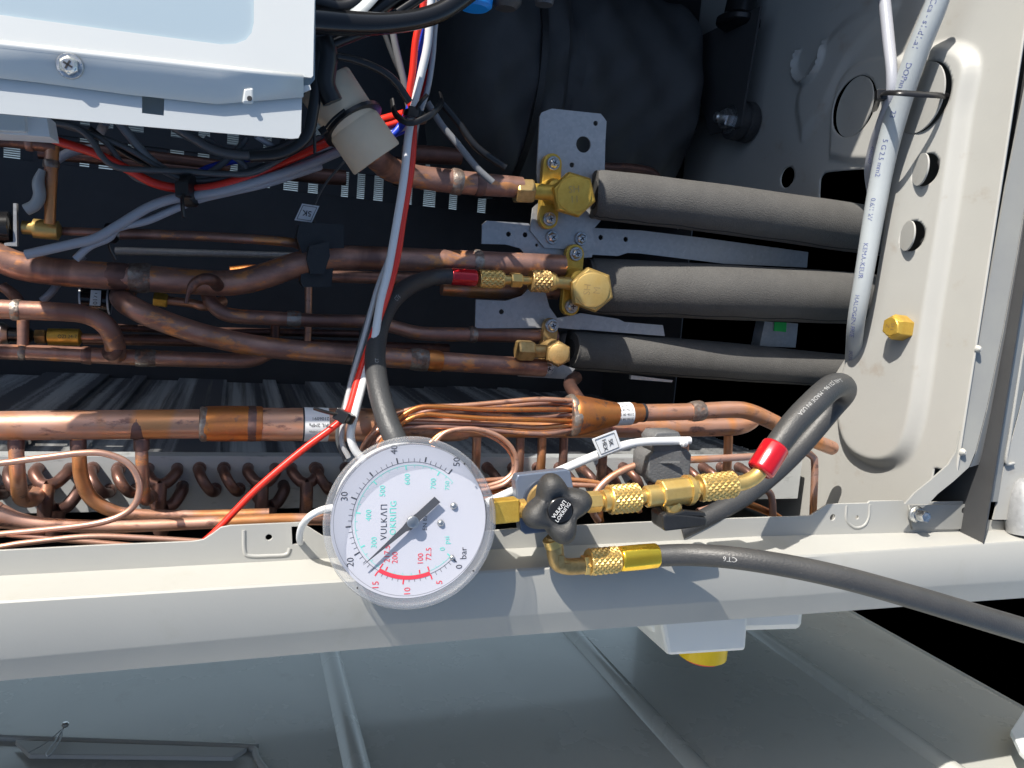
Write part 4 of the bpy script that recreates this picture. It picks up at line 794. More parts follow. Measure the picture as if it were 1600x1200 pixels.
# upright loom
up = [('wred', [(664, -30), (660, 20), (650, 60), (645, 110), (640, 150), (646, 190), (643, 260), (630, 340), (621, 400), (607, 455), (584, 520), (560, 590), (545, 640), (527, 662), (470, 705), (400, 765), (335, 832), (300, 860)], 5.6, 'red wire running the full height beside the white one', .000),
 ('wwhite', [(676, -30), (672, 20), (668, 70), (657, 120), (645, 170), (638, 215), (631, 280), (618, 360), (607, 420), (595, 470), (583, 540), (567, 600), (555, 645), (548, 680), (556, 705), (575, 725)], 6.5, 'white wire running the full height beside the red one', .001),
 ('wblue', [(664, -30), (662, 30), (656, 70), (650, 120), (640, 170), (620, 205), (595, 225)], 6, 'blue wire descending between the red and white ones', -.006),
 ('clear', [(690, -30), (680, 40), (676, 90), (668, 140), (655, 180), (640, 240), (628, 300), (612, 390), (590, 450), (568, 530), (548, 600), (538, 650), (534, 690), (545, 715)], 4.5, 'translucent sleeve following the loom down to the gauge', -.005),
 ('wgreyd', [(684, -20), (678, 60), (670, 120), (655, 180), (636, 300), (608, 410), (580, 480), (556, 560), (540, 625), (530, 660), (528, 690), (540, 720)], 3.5, 'thin dark wire following the loom down to the gauge', -.008),
 ('wgrey', [(612, 40), (620, 80), (632, 130), (640, 170), (650, 200)], 5.5, 'grey wire joining the loom above the tie', -.01),
 ('wgreyd', [(600, 50), (615, 90), (632, 130), (640, 165)], 4, 'thin grey wire converging on the loom tie', -.012),
 ('wred', [(672, 110), (664, 140), (650, 175), (620, 192), (590, 200)], 5.5, 'short red wire bending left out of the loom tie', -.008),
 ('wwhite', [(660, 180), (630, 198), (600, 210), (570, 220)], 6, 'short white wire bending left out of the loom tie', -.010),
 ('wgrey', [(668, 160), (690, 195), (715, 225), (745, 262), (770, 285)], 5.5, 'pale grey wire leaving the loom toward the upper valve', -.012),
 ('wblack', [(690, 160), (715, 190), (745, 230), (790, 262)], 6, 'black wire leaving the loom toward the upper valve', -.016)]
def zl(y): return np.interp(y, [-30, 180, 460, 660, 860], [-.10, -.105, -.085, -.035, -.028])
for mt, pts, r, lab, dz_ in up: wire('wire', [(x, y, float(zl(y))+dz_, r) for x, y in pts], mt, lab)
tie('black cable tie at the crossing of the upright loom', (649, 182, -.104), 80, 18, 13, tail=(22, -24), head=(0, 0))
tie('black cable tie round the loom just above the gauge', (540, 651, -.032), 62, 14, 15, tail=(-40, -12), head=(-4, 0))
t_ = tag(tube('cable_tie_loop', [(612, 155, -.105, 4), (618, 178, -.098, 5), (640, 192, -.092, 5), (672, 180, -.092, 5), (690, 160, -.10, 4.5), (688, 145, -.108, 4)], 'wblack', flat=.4, seg=10), 'wide loose black strap loop around the upright loom', 'strap')
# conduits at the top
cdt = tag(tube('black_conduit', [(440, 28, -.06, 20), (500, 33, -.06, 20), (560, 37, -.06, 18), (610, 36, -.06, 16), (660, 28, -.06, 15), (700, 12, -.06, 15), (750, -25, -.06, 15)], 'gloss', seg=20), 'glossy black sleeved cable arching across the top beside the white box', 'cable')
for pts, r, lab in (([(440, -20), (500, 6), (540, 12), (580, -10), (600, -40)], 14, 'black sleeved cable curling at the top edge by the white box'), ([(560, 40), (590, 15), (640, -20)], 12, 'black sleeved cable slanting up between the conduits'), ([(620, 20), (650, 0), (690, -30)], 8, 'thin black cable beside the white braid'),
    ([(506, 60), (512, 90), (508, 130), (520, 160)], 16, 'black wrapped cable entering the cream foam sleeve'), ([(500, 70), (496, 120), (490, 170), (478, 215), (440, 240), (390, 245)], 9, 'black crinkled sleeve hanging along the edge of the white box'),
    ([(510, 85), (560, 95), (610, 120), (640, 160)], 6, 'thin black strap running from the knot to the loom tie'), ([(505, 75), (540, 60), (580, 45)], 9, 'black tape tail sticking out of the cable knot'), ([(492, 170), (491, 200), (492, 240)], 2.5, 'thin black tie end hanging beside the white box')):
    wire('black_cable', [(x, y, -.075, r) for x, y in pts], 'wblack', lab, cat='cable', seg=12)
wire('braided_strap', [(545, 30, -.07, 12), (570, 8, -.07, 12), (595, -20, -.07, 12)], 'wlg', 'pale braided strap between the black cables at the top', cat='strap', flat=.4)
bc = thing('blue_cap', 'bright blue plastic cap with white rim at the top edge', 'cap', U(745, 0, -.08)); lat('shell', (750, -150, -.08), (741, 14, -.08), [(0, 34), (.8, 30), (.97, 28), (1, 22)], 'blue', bc); lat('rim', (715, -10, -.082), (722, 8, -.082), [(0, 9), (1, 8)], 'wwhite', bc)
co_ = thing('grommet', 'black corrugated grommet beside the blue cap', 'grommet', U(790, 0, -.08)); lat('sleeve', (800, -150, -.08), (790, 14, -.08), [(0, 30)]+[(i/10, 26-(i % 2)*3) for i in range(1, 9)]+[(.95, 24), (1, 16)], 'rubber', co_)
lat('grey_plug', (860, -150, -.12), (850, 8, -.12), [(0, 24), (.8, 20), (1, 14)], 'wgreyd', None); tag(SC.objects['grey_plug'], 'dark grey plug at the top edge right of the blue cap', 'plug')
# ---- heavy cables along the base wall
def wx(px, py, x, r): v = PX(px, py, x); return (v, r*S(v))
fc = [wx(1480, -50, .435, 17), wx(1462, 10, .435, 17), wx(1430, 90, .435, 17), wx(1402, 175, .437, 17), wx(1382, 250, .438, 16.5), wx(1365, 340, .437, 15.5), wx(1350, 430, .436, 14), wx(1338, 500, .440, 13), wx(1334, 545, .455, 12), wx(1332, 580, .475, 12)]
fo = tube('supply_cable', fc, 'wlg', None, seg=20); tag(fo, 'thick pale grey printed supply cable running down the base wall', 'cable')
sz = 11*S(PX(1390, 220, .437))
for body, s0 in (('Cca - s1.d1.a1', .115), ('DOPnn1', .225), ('23', .305), ('5 G 2.5 mm2', .405), ('0.6/1 kV', .525), ('KEMA-KEUR', .645), ('HALOGEN FREE', .775), ('0922000', .90)): wraptext(body, fc, s0, sz*(1.15-.35*s0), 'inkb', fo, -.35, flip=False)
f2 = [wx(1378, -40, .432, 9), wx(1388, 60, .430, 9), wx(1393, 110, .428, 8.5), wx(1392, 150, .430, 8.5), wx(1380, 185, .436, 8), wx(1366, 225, .444, 7.5), wx(1358, 265, .452, 7), wx(1362, 300, .47, 7)]
o = tube('signal_cable', f2, 'wlgs', None, seg=16); tag(o, 'slimmer pale cable tied beside the thick supply cable', 'cable'); wraptext('454030407', f2, .78, sz*.62, 'inkb', o, -.2)
tw = thing('cable_tie', 'black cable tie looped from one knock-out to the other round the grey cables', 'cable tie', PX(1400, 150, .42))
P = catmull([PX(1367, 172, .452), PX(1373, 156, .436), PX(1380, 146, .424), PX(1400, 145, .418), PX(1430, 147, .428), PX(1465, 149, .444), PX(1482, 150, .462)], 6); mb = MB(); mb.tube(P, [.0026]*len(P), 10, flat=.45); mb.build('band', 'wblack', tw, smooth=40)
p = PX(1376, 149, .424); MB().box(p, RT*.0035, UP*.0035, FW*.0025).build('head', 'wblack', tw, smooth=0, bevel=.0004)
# spare cap stuck on the wall
cpw = thing('spare_cap', 'loose brass hexagonal cap stuck on the beige base wall', 'cap', PX(1411, 514, .455))
xw = .456; A = PX(1413, 513, xw); a_ = Vector((xw+.002, A.y, A.z)); b_ = Vector((xw-.013, A.y+.0005, A.z)); s_ = S(A); r_ = 20*s_
MB().lathe(a_, b_, [(0, r_), (.82, r_), (1, r_*.86)], 6, rot=.4).build('hex_body', 'brassy', cpw, smooth=0, bevel=r_*.05)
f_ = MB().lathe(b_-Vector((.0, 0, 0)), b_-Vector((.0006, 0, 0)), [(0, r_*.74), (1, r_*.68)], 28).build('cap_face', 'brassy', cpw); m_ = MB()
textmb(m_, 'SH', b_+Vector((-.0008, .0002, .0022)), Vector((0, -1, 0)), Vector((0, 0, 1)), r_*.5); textmb(m_, 'Z', b_+Vector((-.0008, .0002, -.0022)), Vector((0, -1, 0)), Vector((0, 0, 1)), r_*.5); m_.build('lettering', 'brassd', f_, smooth=0, fixn=False)
# compressor with rubber foot
cmp_ = thing('compressor', 'black jacketed compressor in the dark upper part of the cabinet', 'compressor', Vector((.40, .19, -.36)))
lat_a, lat_b = Vector((.185, .21, -.42)), Vector((.43, .21, -.42))
jp = [(0, .02), (0, .07), (.04, .098), (.10, .110)]+[(.10+.86*q/40, .112) for q in range(1, 40)]+[(.97, .110), (1, .10), (1, .05)]
def crease(i, k, r, an): return r*(1+.022*math.sin(3*an+.35*i+1.2*math.sin(.3*i))+.020*math.sin(7*an-.6*i)+.014*math.sin(11*an+.9*i+2*math.sin(2*an))-(.05 if i in (17, 18) else 0))
MB().lathe(lat_a, lat_b, jp, 96, fn=crease).build('jacket', 'jacket', cmp_, smooth=40)
MB().lathe(Vector((.25, .21, -.42)), Vector((.256, .21, -.42)), [(0, .1155), (1, .1155)], 48).build('seam_strap', 'blackpl', cmp_, smooth=40)
fz = PX(1160, 190, .455); A = Vector((.4635, fz.y, fz.z)); s_ = S(A)
MB().prism([A+Vector((-.024, .03*a+.02, b)) for a, b in ((-1, -.03), (-1, .02), (2.5, .03), (2.5, -.10))], Vector((.002, 0, 0))).build('foot', 'dark', cmp_, smooth=0)
MB().lathe(A, A+Vector((-.022, 0, 0)), [(0, 29*s_), (.1, 31*s_), (.4, 30*s_), (.45, 27*s_), (.55, 27*s_), (.6, 30*s_), (.95, 29*s_), (1, 25*s_)], 28).build('rubber_mount', 'rubber', cmp_, smooth=40)
B = A+Vector((-.022, 0, 0)); mb = MB(); X_ = Vector((-1, 0, 0)); mb.lathe(B, B+X_*.002, [(0, 22*s_), (1, 22*s_)], 24); mb.lathe(B+X_*.002, B+X_*.010, [(0, 15*s_), (.85, 15*s_), (1, 13*s_)], 6); mb.lathe(B+X_*.010, B+X_*.018, [(0, 8*s_), (.8, 8*s_), (1, 5*s_)], 14); mb.build('bolt', 'zinc', cmp_, smooth=30)
sl = thing('accumulator_foot', 'glossy black rubber foot at the top edge of the cabinet', 'foot', PX(1150, 30, .44))
pA = PX(1152, 44, .44); s_ = S(pA); MB().lathe(pA, pA+Vector((.004, .06, 0)), [(0, 26*s_), (.05, 34*s_), (.12, 34*s_), (.2, 24*s_), (1, 20*s_)], 28).build('foot_rubber', 'gloss', sl, smooth=40)
# ================================================================== side panel below the rail
sp = thing('side_panel', 'large glossy grey ribbed metal panel below the front rail', 'panel', PY(700, 1150, -.40))
YP = -.40; c_ = [PY(-120, 1300, YP), PY(-120, 1000, YP), PY(1280, 945, YP), PY(1640, 1114, YP), PY(1900, 1300, YP)]
lo_x = -.8; zfar = -.9; znear = .12; xr = PY(1450, 1025, YP).x
bxp('sheet', (lo_x, YP-.0015, zfar), (xr, YP, znear), 'panel', sp)
for (xa, ya), (xb, yb) in (((520, 1015), (550, 1200)), ((905, 985), (1070, 1200)), ((1215, 1000), (1462, 1200))):
    a = PY(xa, ya, YP); b = PY(xb, yb, YP); xm = (a.x+b.x)/2; mb = MB(); prof = [(-.011, 0), (-.007, .0055), (-.003, .0075), (.003, .0075), (.007, .0055), (.011, 0)]
    mb.add([Vector((xm+dx, YP+dy+.0001, z)) for z in (zfar, znear) for dx, dy in prof], [(i, i+1, 7+i, 6+i) for i in range(5)]); mb.build('rib', 'panel', sp, smooth=70)
bxp('edge_fold', (xr, YP-.02, zfar), (xr+.0015, YP+.003, znear), 'panel', sp)
# handle pocket
hk = [PY(x, y, YP+.002) for x, y in [(-80, 1148), (30, 1154), (370, 1166), (392, 1170), (400, 1182), (398, 1260), (-80, 1240)]]
P = catmull(hk, 5); mb = MB(); mb.tube(P, [.0028]*len(P), 8); mb.build('pocket_bead', 'paint', sp, smooth=60)
mb = MB(); mb.prism([PY(x, y, YP+.006) for x, y in [(24, 1156), (386, 1168), (364, 1182), (46, 1178)]], Vector((0, -.003, .002))); mb.build('pocket_flap', 'paint', sp, smooth=0, bevel=.0006)
tg = thing('wire_twist', 'thin twisted wire with eyelet on the lower panel', 'wire twist', PY(95, 1150, YP+.01))
mb = MB(); P = catmull([PY(x, y, YP+.012) for x, y in [(100, 1136), (86, 1158), (72, 1178), (78, 1180), (92, 1160), (98, 1142)]], 6); mb.tube(P, [.0007]*len(P), 6); P = catmull([PY(x, y, YP+.012) for x, y in [(96, 1140), (70, 1162), (44, 1176)]], 5); mb.tube(P, [.0004]*len(P), 6); mb.build('wire', 'galv', tg, smooth=60)
p = PY(102, 1132, YP+.013); MB().lathe(p-UP*.002, p+UP*.002, [(0, .0018), (.3, .0028), (.7, .0028), (1, .0018)], 14).build('eyelet', 'steel', tg)
# isolator switch under the rail
iso = thing('isolator_switch', 'white isolator switch box with yellow and red knob below the rail', 'switch', U(1130, 985, -.09))
yb = U(1130, 1000, -.06).y
def isobox(name, px0, px1, pt, pb, z, dz_, mt, bev=.002): return MB().prism([U(px0, pt, z), U(px1, pt-8, z), U(px1-6, pb-8, z), U(px0+14, pb, z)], Vector((0, 0, dz_))).build(name, mt, iso, smooth=0, bevel=bev)
isobox('housing', 1005, 1262, 930, 995, -.062, -.06, 'swwhite', .006)
isobox('cover', 1030, 1172, 950, 1026, -.050, -.06, 'swwhite', .003)
c = U(1097, 1016, -.075); s_ = S(c); MB().lathe(c+Vector((0, .012, 0)), c+Vector((0, -.003, 0)), [(0, 38*s_), (1, 38*s_)], 36).build('yellow_ring', 'yellow', iso); MB().lathe(c+Vector((0, -.003, 0)), c+Vector((0, -.0055, 0)), [(0, 36*s_), (1, 30*s_)], 36).build('red_knob', 'redsw', iso)
# ================================================================== gauge manifold (hangs from the flange)
gz = .016
G = U(641, 814, gz); gs = S(G); gn = Vector((-.07, .10, 1)).normalized()
gx = (RT-gn*RT.dot(gn)).normalized(); gy = gn.cross(gx)
ga = thing('pressure_gauge', 'round pressure gauge with white dial, red arc and black needle', 'gauge', G)
def gp(px, py, h=0): return G+gx*((px-641)*gs)-gy*((py-814)*gs)+gn*h
RB = 133*gs
MB().lathe(G-gn*.026, G-gn*.001, [(0, RB*.80), (.08, RB*.86), (.85, RB*.90), (1, RB*.92)], 72).build('case', 'label', ga, smooth=40)
mb = MB(); mb.lathe(G-gn*.0015, G+gn*.0085, [(0, RB*.925), (0, RB*.985), (.12, RB), (.30, RB), (.36, RB*.985), (.42, RB*.985), (.48, RB), (.80, RB), (.95, RB*.985), (1, RB*.965), (1, RB*.935), (.9, RB*.92), (.1, RB*.92)], 96, caps=False); mb.build('bezel', M['bezel'], ga, smooth=40)
MB().lathe(G-gn*.0006, G, [(0, RB*.915), (1, RB*.915)], 96).build('dial', 'dial', ga, smooth=30)
gl = MB(); gl.lathe(G+gn*.0072, G+gn*.0092, [(0, RB*.93), (.5, RB*.86), (.8, RB*.6), (.95, RB*.3), (1, RB*.02)], 72, caps=False); gl.build('lens', M['glass'], ga, smooth=80)
DC = (643, 813); H1 = .00012
def pol(r, deg): return DC[0]+r*math.cos(math.radians(deg)), DC[1]-r*math.sin(math.radians(deg))
def tick(mb, r0, r1, deg, w):
    a, b = gp(*pol(r0, deg), H1), gp(*pol(r1, deg), H1); d = (b-a).normalized(); sd = gn.cross(d)*(w*gs/2); mb.add([a-sd, a+sd, b+sd, b-sd], [(0, 1, 2, 3)])
def arc(mb, r0, r1, d0, d1, n=60, h=H1):
    vs = []
    for i in range(n+1):
        dg = d0+(d1-d0)*i/n; vs += [gp(*pol(r0, dg), h), gp(*pol(r1, dg), h)]
    mb.add(vs, [(2*i, 2*i+1, 2*i+3, 2*i+2) for i in range(n)])
def bang(b): return -45-5.30*b
k1 = MB(); kr = MB(); kc = MB()
arc(k1, 91.3, 92, bang(0), bang(50), 120, H1*.8); arc(kc, 86.5, 87.2, bang(0), bang(51.7), 120, H1*.8)
arc(k1, 119, 119.4, 0, 360, 120, H1*.5)
arc(kr, 87, 93.5, bang(5), bang(15), 40, H1*1.3)
for b in range(51):
    red = 5 <= b <= 15; mb = kr if red and b % 5 == 0 else k1
    if b % 10 == 0: tick(mb, 92, 101, bang(b), 2.2)
    elif b % 5 == 0: tick(mb, 93, 101, bang(b), 2.2)
    else: tick(mb, 92, 97.5, bang(b), .7)
for p in range(0, 751, 25):
    d = bang(p/14.5)
    if p % 100 == 0: tick(kr if p in (100, 200) else kc, 80, 86.5, d, 2.0)
    else: tick(kc, 83, 86.5, d, .6)
tick(kr, 79, 87, bang(5), 2); tick(kr, 79, 87, bang(15), 2)
k1.build('bar_scale', 'dialk', ga, smooth=0, fixn=False); kr.build('red_arc', 'dialr', ga, smooth=0, fixn=False); kc.build('psi_scale', 'cyan', ga, smooth=0, fixn=False)
tx_ = gy*math.cos(.03)+gx*math.sin(.03); ty_ = gn.cross(tx_)
def gt(body, px, py, size, mt, sp=1.0): text('numeral', body, gp(px, py, .00016), tx_, ty_, size*gs, mt, ga, sp, .0)
for b, px, py in (('0', 719, 892), ('20', 549, 872), ('30', 541, 770), ('40', 617, 701), ('50', 715.5, 724)): gt(b, px, py, 15, 'dialk')
gt('bar', 726, 871, 15, 'dialk')
for b, px, py in (('5', 687, 914.5), ('10', 636, 925), ('15', 587, 911)): gt(b, px, py, 14, 'dialr')
for b, px, py in (('217.5', 605, 863), ('200', 617, 870), ('100', 657, 875), ('72.5', 670, 868)): gt(b, px, py, 12.5, 'dialr')
for b, px, py in (('300', 585, 844), ('400', 577, 801), ('500', 598.5, 764.5), ('600', 637, 748), ('700', 678, 757), ('750', 700, 761), ('0', 692, 861.5), ('psi', 699, 848)): gt(b, px, py, 12 if b != '750' else 10, 'cyan')
gt('VULK\u039b\u041f', 600.5, 813, 13.5, 'dialk', 1.12); gt('LOKRI\u041fG', 614.5, 811, 13.5, 'cyan', 1.08); gt('EN 837-1', 664.5, 812, 9.5, 'dialk')
nd = MB(); hN = .0027
def np_(px, py, h=hN): return gp(px, py, h)
nd.prism([np_(567, 876), np_(572, 871.5), np_(627, 821), np_(632, 815), np_(636, 809), np_(650, 800), np_(678, 776), np_(687, 785), np_(655, 812), np_(648, 820), np_(641, 826), np_(633, 828)], gn*.0005); nd.build('needle', 'needle', ga, smooth=0)
MB().lathe(gp(643, 813, .0), gp(643, 813, .0052), [(0, 6*gs), (.6, 6*gs), (.6, 9.5*gs), (.95, 9.2*gs), (1, 8*gs)], 28).build('hub', 'steel', ga, smooth=35)
for px, py in ((710, 794), (689, 820), (707, 876)):
    big = px != 707; p = gp(px, py, 0); r = (5.6 if big else 4)*gs; MB().lathe(p, p+gn*.0016, [(0, r), (.4, r*.95), (.8, r*.7), (1, r*.25)], 20).build('dial_screw' if big else 'stop_pin', 'steel', ga, smooth=60)
for px, py in ((722, 724), (736, 893), (557, 905)): p = gp(px, py, .008); MB().lathe(p, p+gn*.0006, [(0, 1.4*gs), (1, 1.2*gs)], 10).build('bezel_dot', 'ink', ga)
# hook
hkk = [(524, 792, gz-.012, 5), (505, 796, gz-.010, 5.5), (485, 806, gz-.008, 5.5), (472, 822, -.002, 5.5), (468, 838, -.010, 5.2), (470, 848, -.022, 5), (478, 846, -.035, 4.5)]
tube('hook', hkk, 'wwhite', ga, seg=14)
# ---- valve block and knob
kz = .012
vb = thing('hand_valve', 'gauge hand valve with four lobed black knob and brass connections', 'hand valve', U(870, 795, kz))
K = U(871, 795, kz+.012); ks = S(K); kn_ = Vector((-.12, .14, 1)).normalized(); kx = (RT-kn_*RT.dot(kn_)).normalized(); ky = kn_.cross(kx)
def kp(px, py, h=0): return K+kx*((px-871)*ks)-ky*((py-795)*ks)+kn_*h
MB().prism([kp(x, y, -.026) for x, y in [(815, 755), (819, 746), (901, 739), (908, 743), (913, 770), (918, 828), (914, 834), (870, 840), (832, 843), (824, 836), (818, 790)]], kn_*.010).build('block', 'bluegrey', vb, smooth=0, bevel=.0008)
lat_r = 41*ks; mb = MB(); mb.lathe(kp(868, 793, -.0165), kp(868, 793, -.0148), [(0, lat_r*1.02), (.5, lat_r*1.02), (1, lat_r*.98)], 48); mb.build('ring', 'ring', vb, smooth=35)
MB().lathe(kp(868, 793, -.0150), kp(868, 793, -.013), [(0, 36*ks), (1, 34*ks)], 40).build('bonnet', 'brassd', vb)
MB().lathe(kp(868, 793, -.016), kp(870, 795, -.006), [(0, 15*ks), (1, 14*ks)], 24).build('stem', 'brass', vb)
def lobe(an): c_ = math.cos(4*(an-math.radians(105))); return 37.5+20*((1+c_)/2)**.82
prof = [(-.0055, .52), (-.0068, .72), (-.0060, .90), (-.0038, .985), (-.0012, 1.0), (.0018, .97), (.0042, .90), (.0058, .80), (.0064, .68), (.0062, .58), (.0056, .50), (.0050, .44)]
mb = MB(); sg = 96; vs = []
for h, f_ in prof:
    for k in range(sg):
        an = 2*math.pi*k/sg; R_ = lobe(an); rr = f_*R_ if f_ > .6 else f_*47*(.6+.4*R_/47); vs.append(kp(871+rr*math.cos(an), 795-rr*math.sin(an), h+(.0012*math.cos(4*(an-math.radians(105))) if f_ > .55 else 0)))
n_ = len(prof); fs = [(i*sg+k, i*sg+(k+1) % sg, (i+1)*sg+(k+1) % sg, (i+1)*sg+k) for i in range(n_-1) for k in range(sg)]; fs += [tuple(range(sg-1, -1, -1)), tuple((n_-1)*sg+k for k in range(sg))]
mb.add(vs, fs); kb = mb.build('knob', 'knob', vb, smooth=70)
MB().lathe(kp(871, 795, .0046), kp(871, 795, .0062), [(0, 21*ks), (.5, 20.5*ks), (.8, 17*ks), (1, 8*ks)], 40).build('knob_cap', 'gloss', kb, smooth=60)
ca, sa = math.cos(math.radians(52)), math.sin(math.radians(52)); e1 = kx*ca+ky*sa; e2 = ky*ca-kx*sa; m_ = MB()
textmb(m_, 'VULK\u039b\u041f', kp(871, 795, .0066)+e2*(3.7*ks), e1, e2, 8.2*ks, bold=.02); textmb(m_, 'LOKRI\u041fG', kp(871, 795, .0066)-e2*(4.2*ks), e1, e2, 8.2*ks, bold=.01); m_.build('lettering', 'inkww', kb, smooth=0, fixn=False)
# square stub between gauge and block
A_, B_ = U(768, 799, kz), U(808, 795, kz); s_ = S(A_); ax_ = (B_-A_).normalized(); up_ = gn.cross(ax_).normalized()
MB().box((A_+B_)/2, ax_*((B_-A_).length/2), up_*(18*s_), gn*(15*s_)).build('square_stub', 'brassy', vb, smooth=0, bevel=.0007)
lat('thread', (807, 795, kz), (820, 794, kz), [(i/12, 13.5+(i % 2)*1.6) for i in range(13)], 'brass', vb)
hexn('hex', (915, 785, kz), (938, 783, kz), 17, 'brass', vb, rot=.3)
# elbow and yellow hose
el = tube('elbow', [(866, 838, kz, 13), (867, 855, kz, 13.5), (868, 868, kz, 13.5), (873, 880, kz, 13.5), (885, 885, kz, 13), (900, 885, kz, 13), (912, 884, kz, 13)], 'brassd', vb, seg=20)
lat('elbow_collar', (862, 841, kz), (866, 852, kz), [(0, 15), (1, 15)], 'brass', vb)
plate('elbow_mark', [(872, 868), (880, 867), (881, 880), (891, 880), (891, 886), (873, 887)], [], kz+.0042, .0012, 'brassd', vb)
hexn('hose_nut', (910, 883, kz), (921, 882, kz), 16, 'brass', vb)
kn('knurled_nut', (919, 878.5, kz), (965, 874, kz), 20.5, 'brass', vb)
fe = thing('charging_hose', 'black hose with yellow ferrule sweeping out to the lower corner', 'hose', U(1000, 870, kz))
lat('neck', (964, 874, kz), (969, 873, kz), [(0, 13), (1, 13)], 'brass', fe)
def rib(i, k, r, an): return r*(1+.012*(1 if (k//2) % 2 else -1)) if 1 < i < 5 else r
A_, B_ = U(966, 873.5, kz), U(1027, 868, kz); s_ = S(A_); mb = MB(); mb.lathe(A_, B_, [(0, 17*s_), (.04, 19.5*s_), (.08, 20*s_), (.5, 20.3*s_), (.92, 20*s_), (.96, 19.5*s_), (1, 16*s_)], 40, fn=rib); mb.build('ferrule', 'gold', fe, smooth=50)
hp1 = [(1022, 868.5, kz, 17), (1080, 867, kz+.008, 17.2), (1150, 872, kz+.022, 17.5), (1240, 886, kz+.036, 18), (1330, 906, kz+.048, 18.2), (1430, 934, kz+.058, 18.5), (1530, 964, kz+.066, 19), (1660, 1003, kz+.074, 19.5)]
ho = tube('hose', hp1, 'rubber', fe, seg=24); wraptext('CT6', hp1, .165, 10.5*S(U(1150, 870, kz)), 'inkw', ho, -.15, flip=True)
# brass train to the right
tr = thing('shutoff_valve', 'brass knurled couplings and ball valve with black lever right of the knob', 'shut-off valve', U(1060, 770, kz))
lat('collar', (936, 783, kz), (952, 781, kz), [(0, 11), (.3, 11), (.35, 17), (1, 17)], 'brass', tr)
kn('knurled_nut', (951, 781, kz), (996, 777, kz), 22.5, 'brass', tr)
lat('neck', (995, 777, kz), (1010, 775, kz), [(0, 10), (1, 10.5)], 'brass', tr)
lat('barrel', (1008, 776, kz), (1034, 773, kz), [(0, 14), (.08, 17), (.92, 17), (1, 15)], 'brass', tr)
A_, B_ = U(1030, 771, kz), U(1074, 766, kz); s_ = S(A_); ax_ = (B_-A_).normalized(); MB().lathe(A_, B_, [(0, 20*s_), (.05, 22*s_), (.95, 22*s_), (1, 20*s_)], 8, rot=math.pi/8).build('ball_body', 'brass', tr, smooth=0, bevel=.0006)
lat('flange_ring', (1072, 766, kz), (1078, 765.5, kz), [(0, 24), (1, 24)], 'brass', tr)
hexn('end_hex', (1077, 765, kz), (1087, 764, kz), 19, 'brass', tr, rot=.2)
lat('thread', (1086, 764, kz), (1097, 763, kz), [(i/10, 12+(i % 2)*1.5) for i in range(11)], 'brass', tr)
kn('knurled_nut', (1092, 763, kz), (1146, 756.5, kz), 21, 'brass', tr)
tube('bent_tube', [(1144, 757, kz, 12), (1162, 754, kz, 12), (1178, 746, kz, 11.8), (1190, 734, kz, 11.5), (1198, 722, kz, 11.3)], 'brass', tr, seg=20)
lat('stem_boss', (1048, 784, kz), (1052, 806, kz), [(0, 16), (.5, 15.5), (1, 12.5)], 'brass', tr)
lv = MB(); lv.prism([U(x, y, kz+.007) for x, y in [(1036, 806), (1042, 803), (1070, 804), (1102, 808), (1106, 812), (1105, 823), (1040, 831), (1037, 826)]], Vector((0, 0, -.014))); lever = lv.build('lever', 'blackpl', tr, smooth=0, bevel=.0012)
MB().prism([U(x, y, kz+.0068) for x, y in [(1052, 804), (1072, 798), (1102, 801), (1104, 807), (1070, 806)]], Vector((0, 0, -.003))).build('lever_rim', 'blackpl', lever, smooth=0, bevel=.0005)
# red hose
rh = thing('red_hose', 'black hose with red ferrule looping over at the base wall', 'hose', U(1210, 710, kz))
A_, B_ = U(1187, 737, kz), U(1214, 695, kz-.002); s_ = S(A_); mb = MB(); mb.lathe(A_, B_, [(0, 19*s_), (.05, 21.5*s_), (.1, 22*s_), (.5, 22*s_), (.9, 22*s_), (.95, 21*s_), (1, 18*s_)], 40, fn=rib); mb.build('ferrule', 'red', rh, smooth=50)
hp2 = [(1212, 699, kz-.002, 19), (1241, 661, kz-.004, 20), (1273, 628, kz-.007, 20.5), (1298, 606, kz-.012, 20), (1315, 602, kz-.024, 18.5), (1319, 614, kz-.038, 17.5), (1298, 640, kz-.046, 17), (1258, 688, kz-.047, 16.5), (1218, 730, kz-.044, 16), (1170, 770, kz-.040, 15.5), (1120, 800, kz-.037, 15.5), (1060, 830, kz-.036, 15)]
ho = tube('hose', hp2, 'rubber', rh, seg=24, sub=8); wraptext('SAE J2196 - MADE IN USA', hp2, .155, 9*S(U(1250, 650, kz)), 'inkw', ho, .15, flip=True)
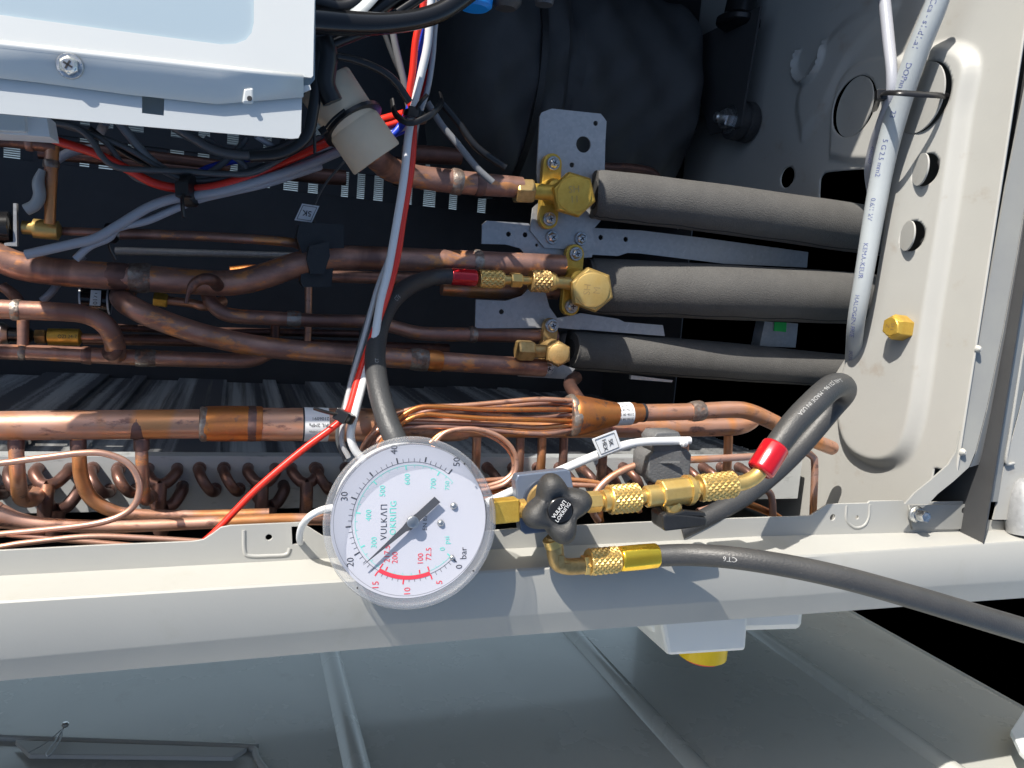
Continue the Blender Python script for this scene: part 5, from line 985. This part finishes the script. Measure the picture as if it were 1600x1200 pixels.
# blue/low side hose from the middle valve down behind the gauge
mh = thing('gauge_hose', 'black hose with red ferrule curving from the middle valve down behind the gauge', 'hose', U(720, 433, -.145))
z2 = -.148
lat('neck_fitting', (868, 441, z2), (890, 443, z2), [(0, 9), (1, 10)], 'brass', mh)
kn('knurled_coupler', (829, 438.5, z2), (858, 440, z2), 17, 'brassd', mh, rows=8, seg=26, d=.055); lat('coupler_ring', (857, 440, z2), (868, 441, z2), [(0, 15), (.6, 15), (.7, 12.5), (1, 12.5)], 'brass', mh)
lat('adapter', (812, 438, z2), (830, 438.5, z2), [(0, 7), (1, 7)], 'brass', mh); hexn('adapter_hex', (797, 437.5, z2), (815, 438, z2), 12, 'brass', mh, rot=.3)
lat('adapter_neck', (784, 437, z2), (798, 437.5, z2), [(0, 12), (.2, 12), (.3, 7.5), (1, 7.5)], 'brass', mh)
kn('knurled_nut', (748, 435.5, z2), (785, 437, z2), 14, 'brass', mh, rows=9, seg=26)
A_, B_ = U(704, 432, z2), U(745, 434.5, z2); s_ = S(A_); mb = MB(); mb.lathe(A_, B_, [(0, 12*s_), (.05, 13.3*s_), (.1, 13.6*s_), (.5, 13.6*s_), (.9, 13.6*s_), (.95, 13*s_), (1, 11*s_)], 36, fn=rib); mb.build('ferrule', 'red', mh, smooth=50)
hp3 = [(706, 432, z2, 12.5), (690, 432, z2, 12.5), (668, 436, z2+.004, 13), (640, 447, z2+.018, 14), (612, 470, z2+.04, 15), (594, 505, z2+.062, 15.8), (586, 550, z2+.085, 16.4), (590, 600, z2+.106, 17), (603, 650, z2+.122, 17.5), (620, 690, z2+.132, 18), (660, 760, z2+.14, 18), (740, 800, z2+.15, 17)]
ho = tube('hose', hp3, 'rubber', mh, seg=24); wraptext('CT6', hp3, .29, 10*S(U(620, 480, -.11)), 'inkw', ho, .3, flip=True); wraptext('CT', hp3, .565, 8*S(U(590, 620, -.03)), 'inkw', ho, .2, flip=True)
# far right: small galvanised cap beside the corner
ec = thing('corner_cap', 'mottled pale metal cap cut by the picture edge', 'cap', U(1600, 785, -.005)); p0 = U(1608, 786, -.01); s_ = S(p0)
MB().lathe(p0+UP*.018, p0-UP*.022, [(0, 15*s_), (.1, 24*s_), (.4, 30*s_), (.8, 33*s_), (1, 31*s_)], 24).build('shell', 'galv', ec, smooth=50)

wb = thing('white_bracket', 'small white bracket cut by the lower right picture corner', 'bracket', PY(1590, 1160, -.38))
MB().prism([PY(x, y, -.38) for x, y in [(1578, 1150), (1602, 1112), (1650, 1130), (1650, 1240), (1592, 1180)]], Vector((0, .006, 0))).build('leaf', 'swwhite', wb, smooth=0, bevel=.001)
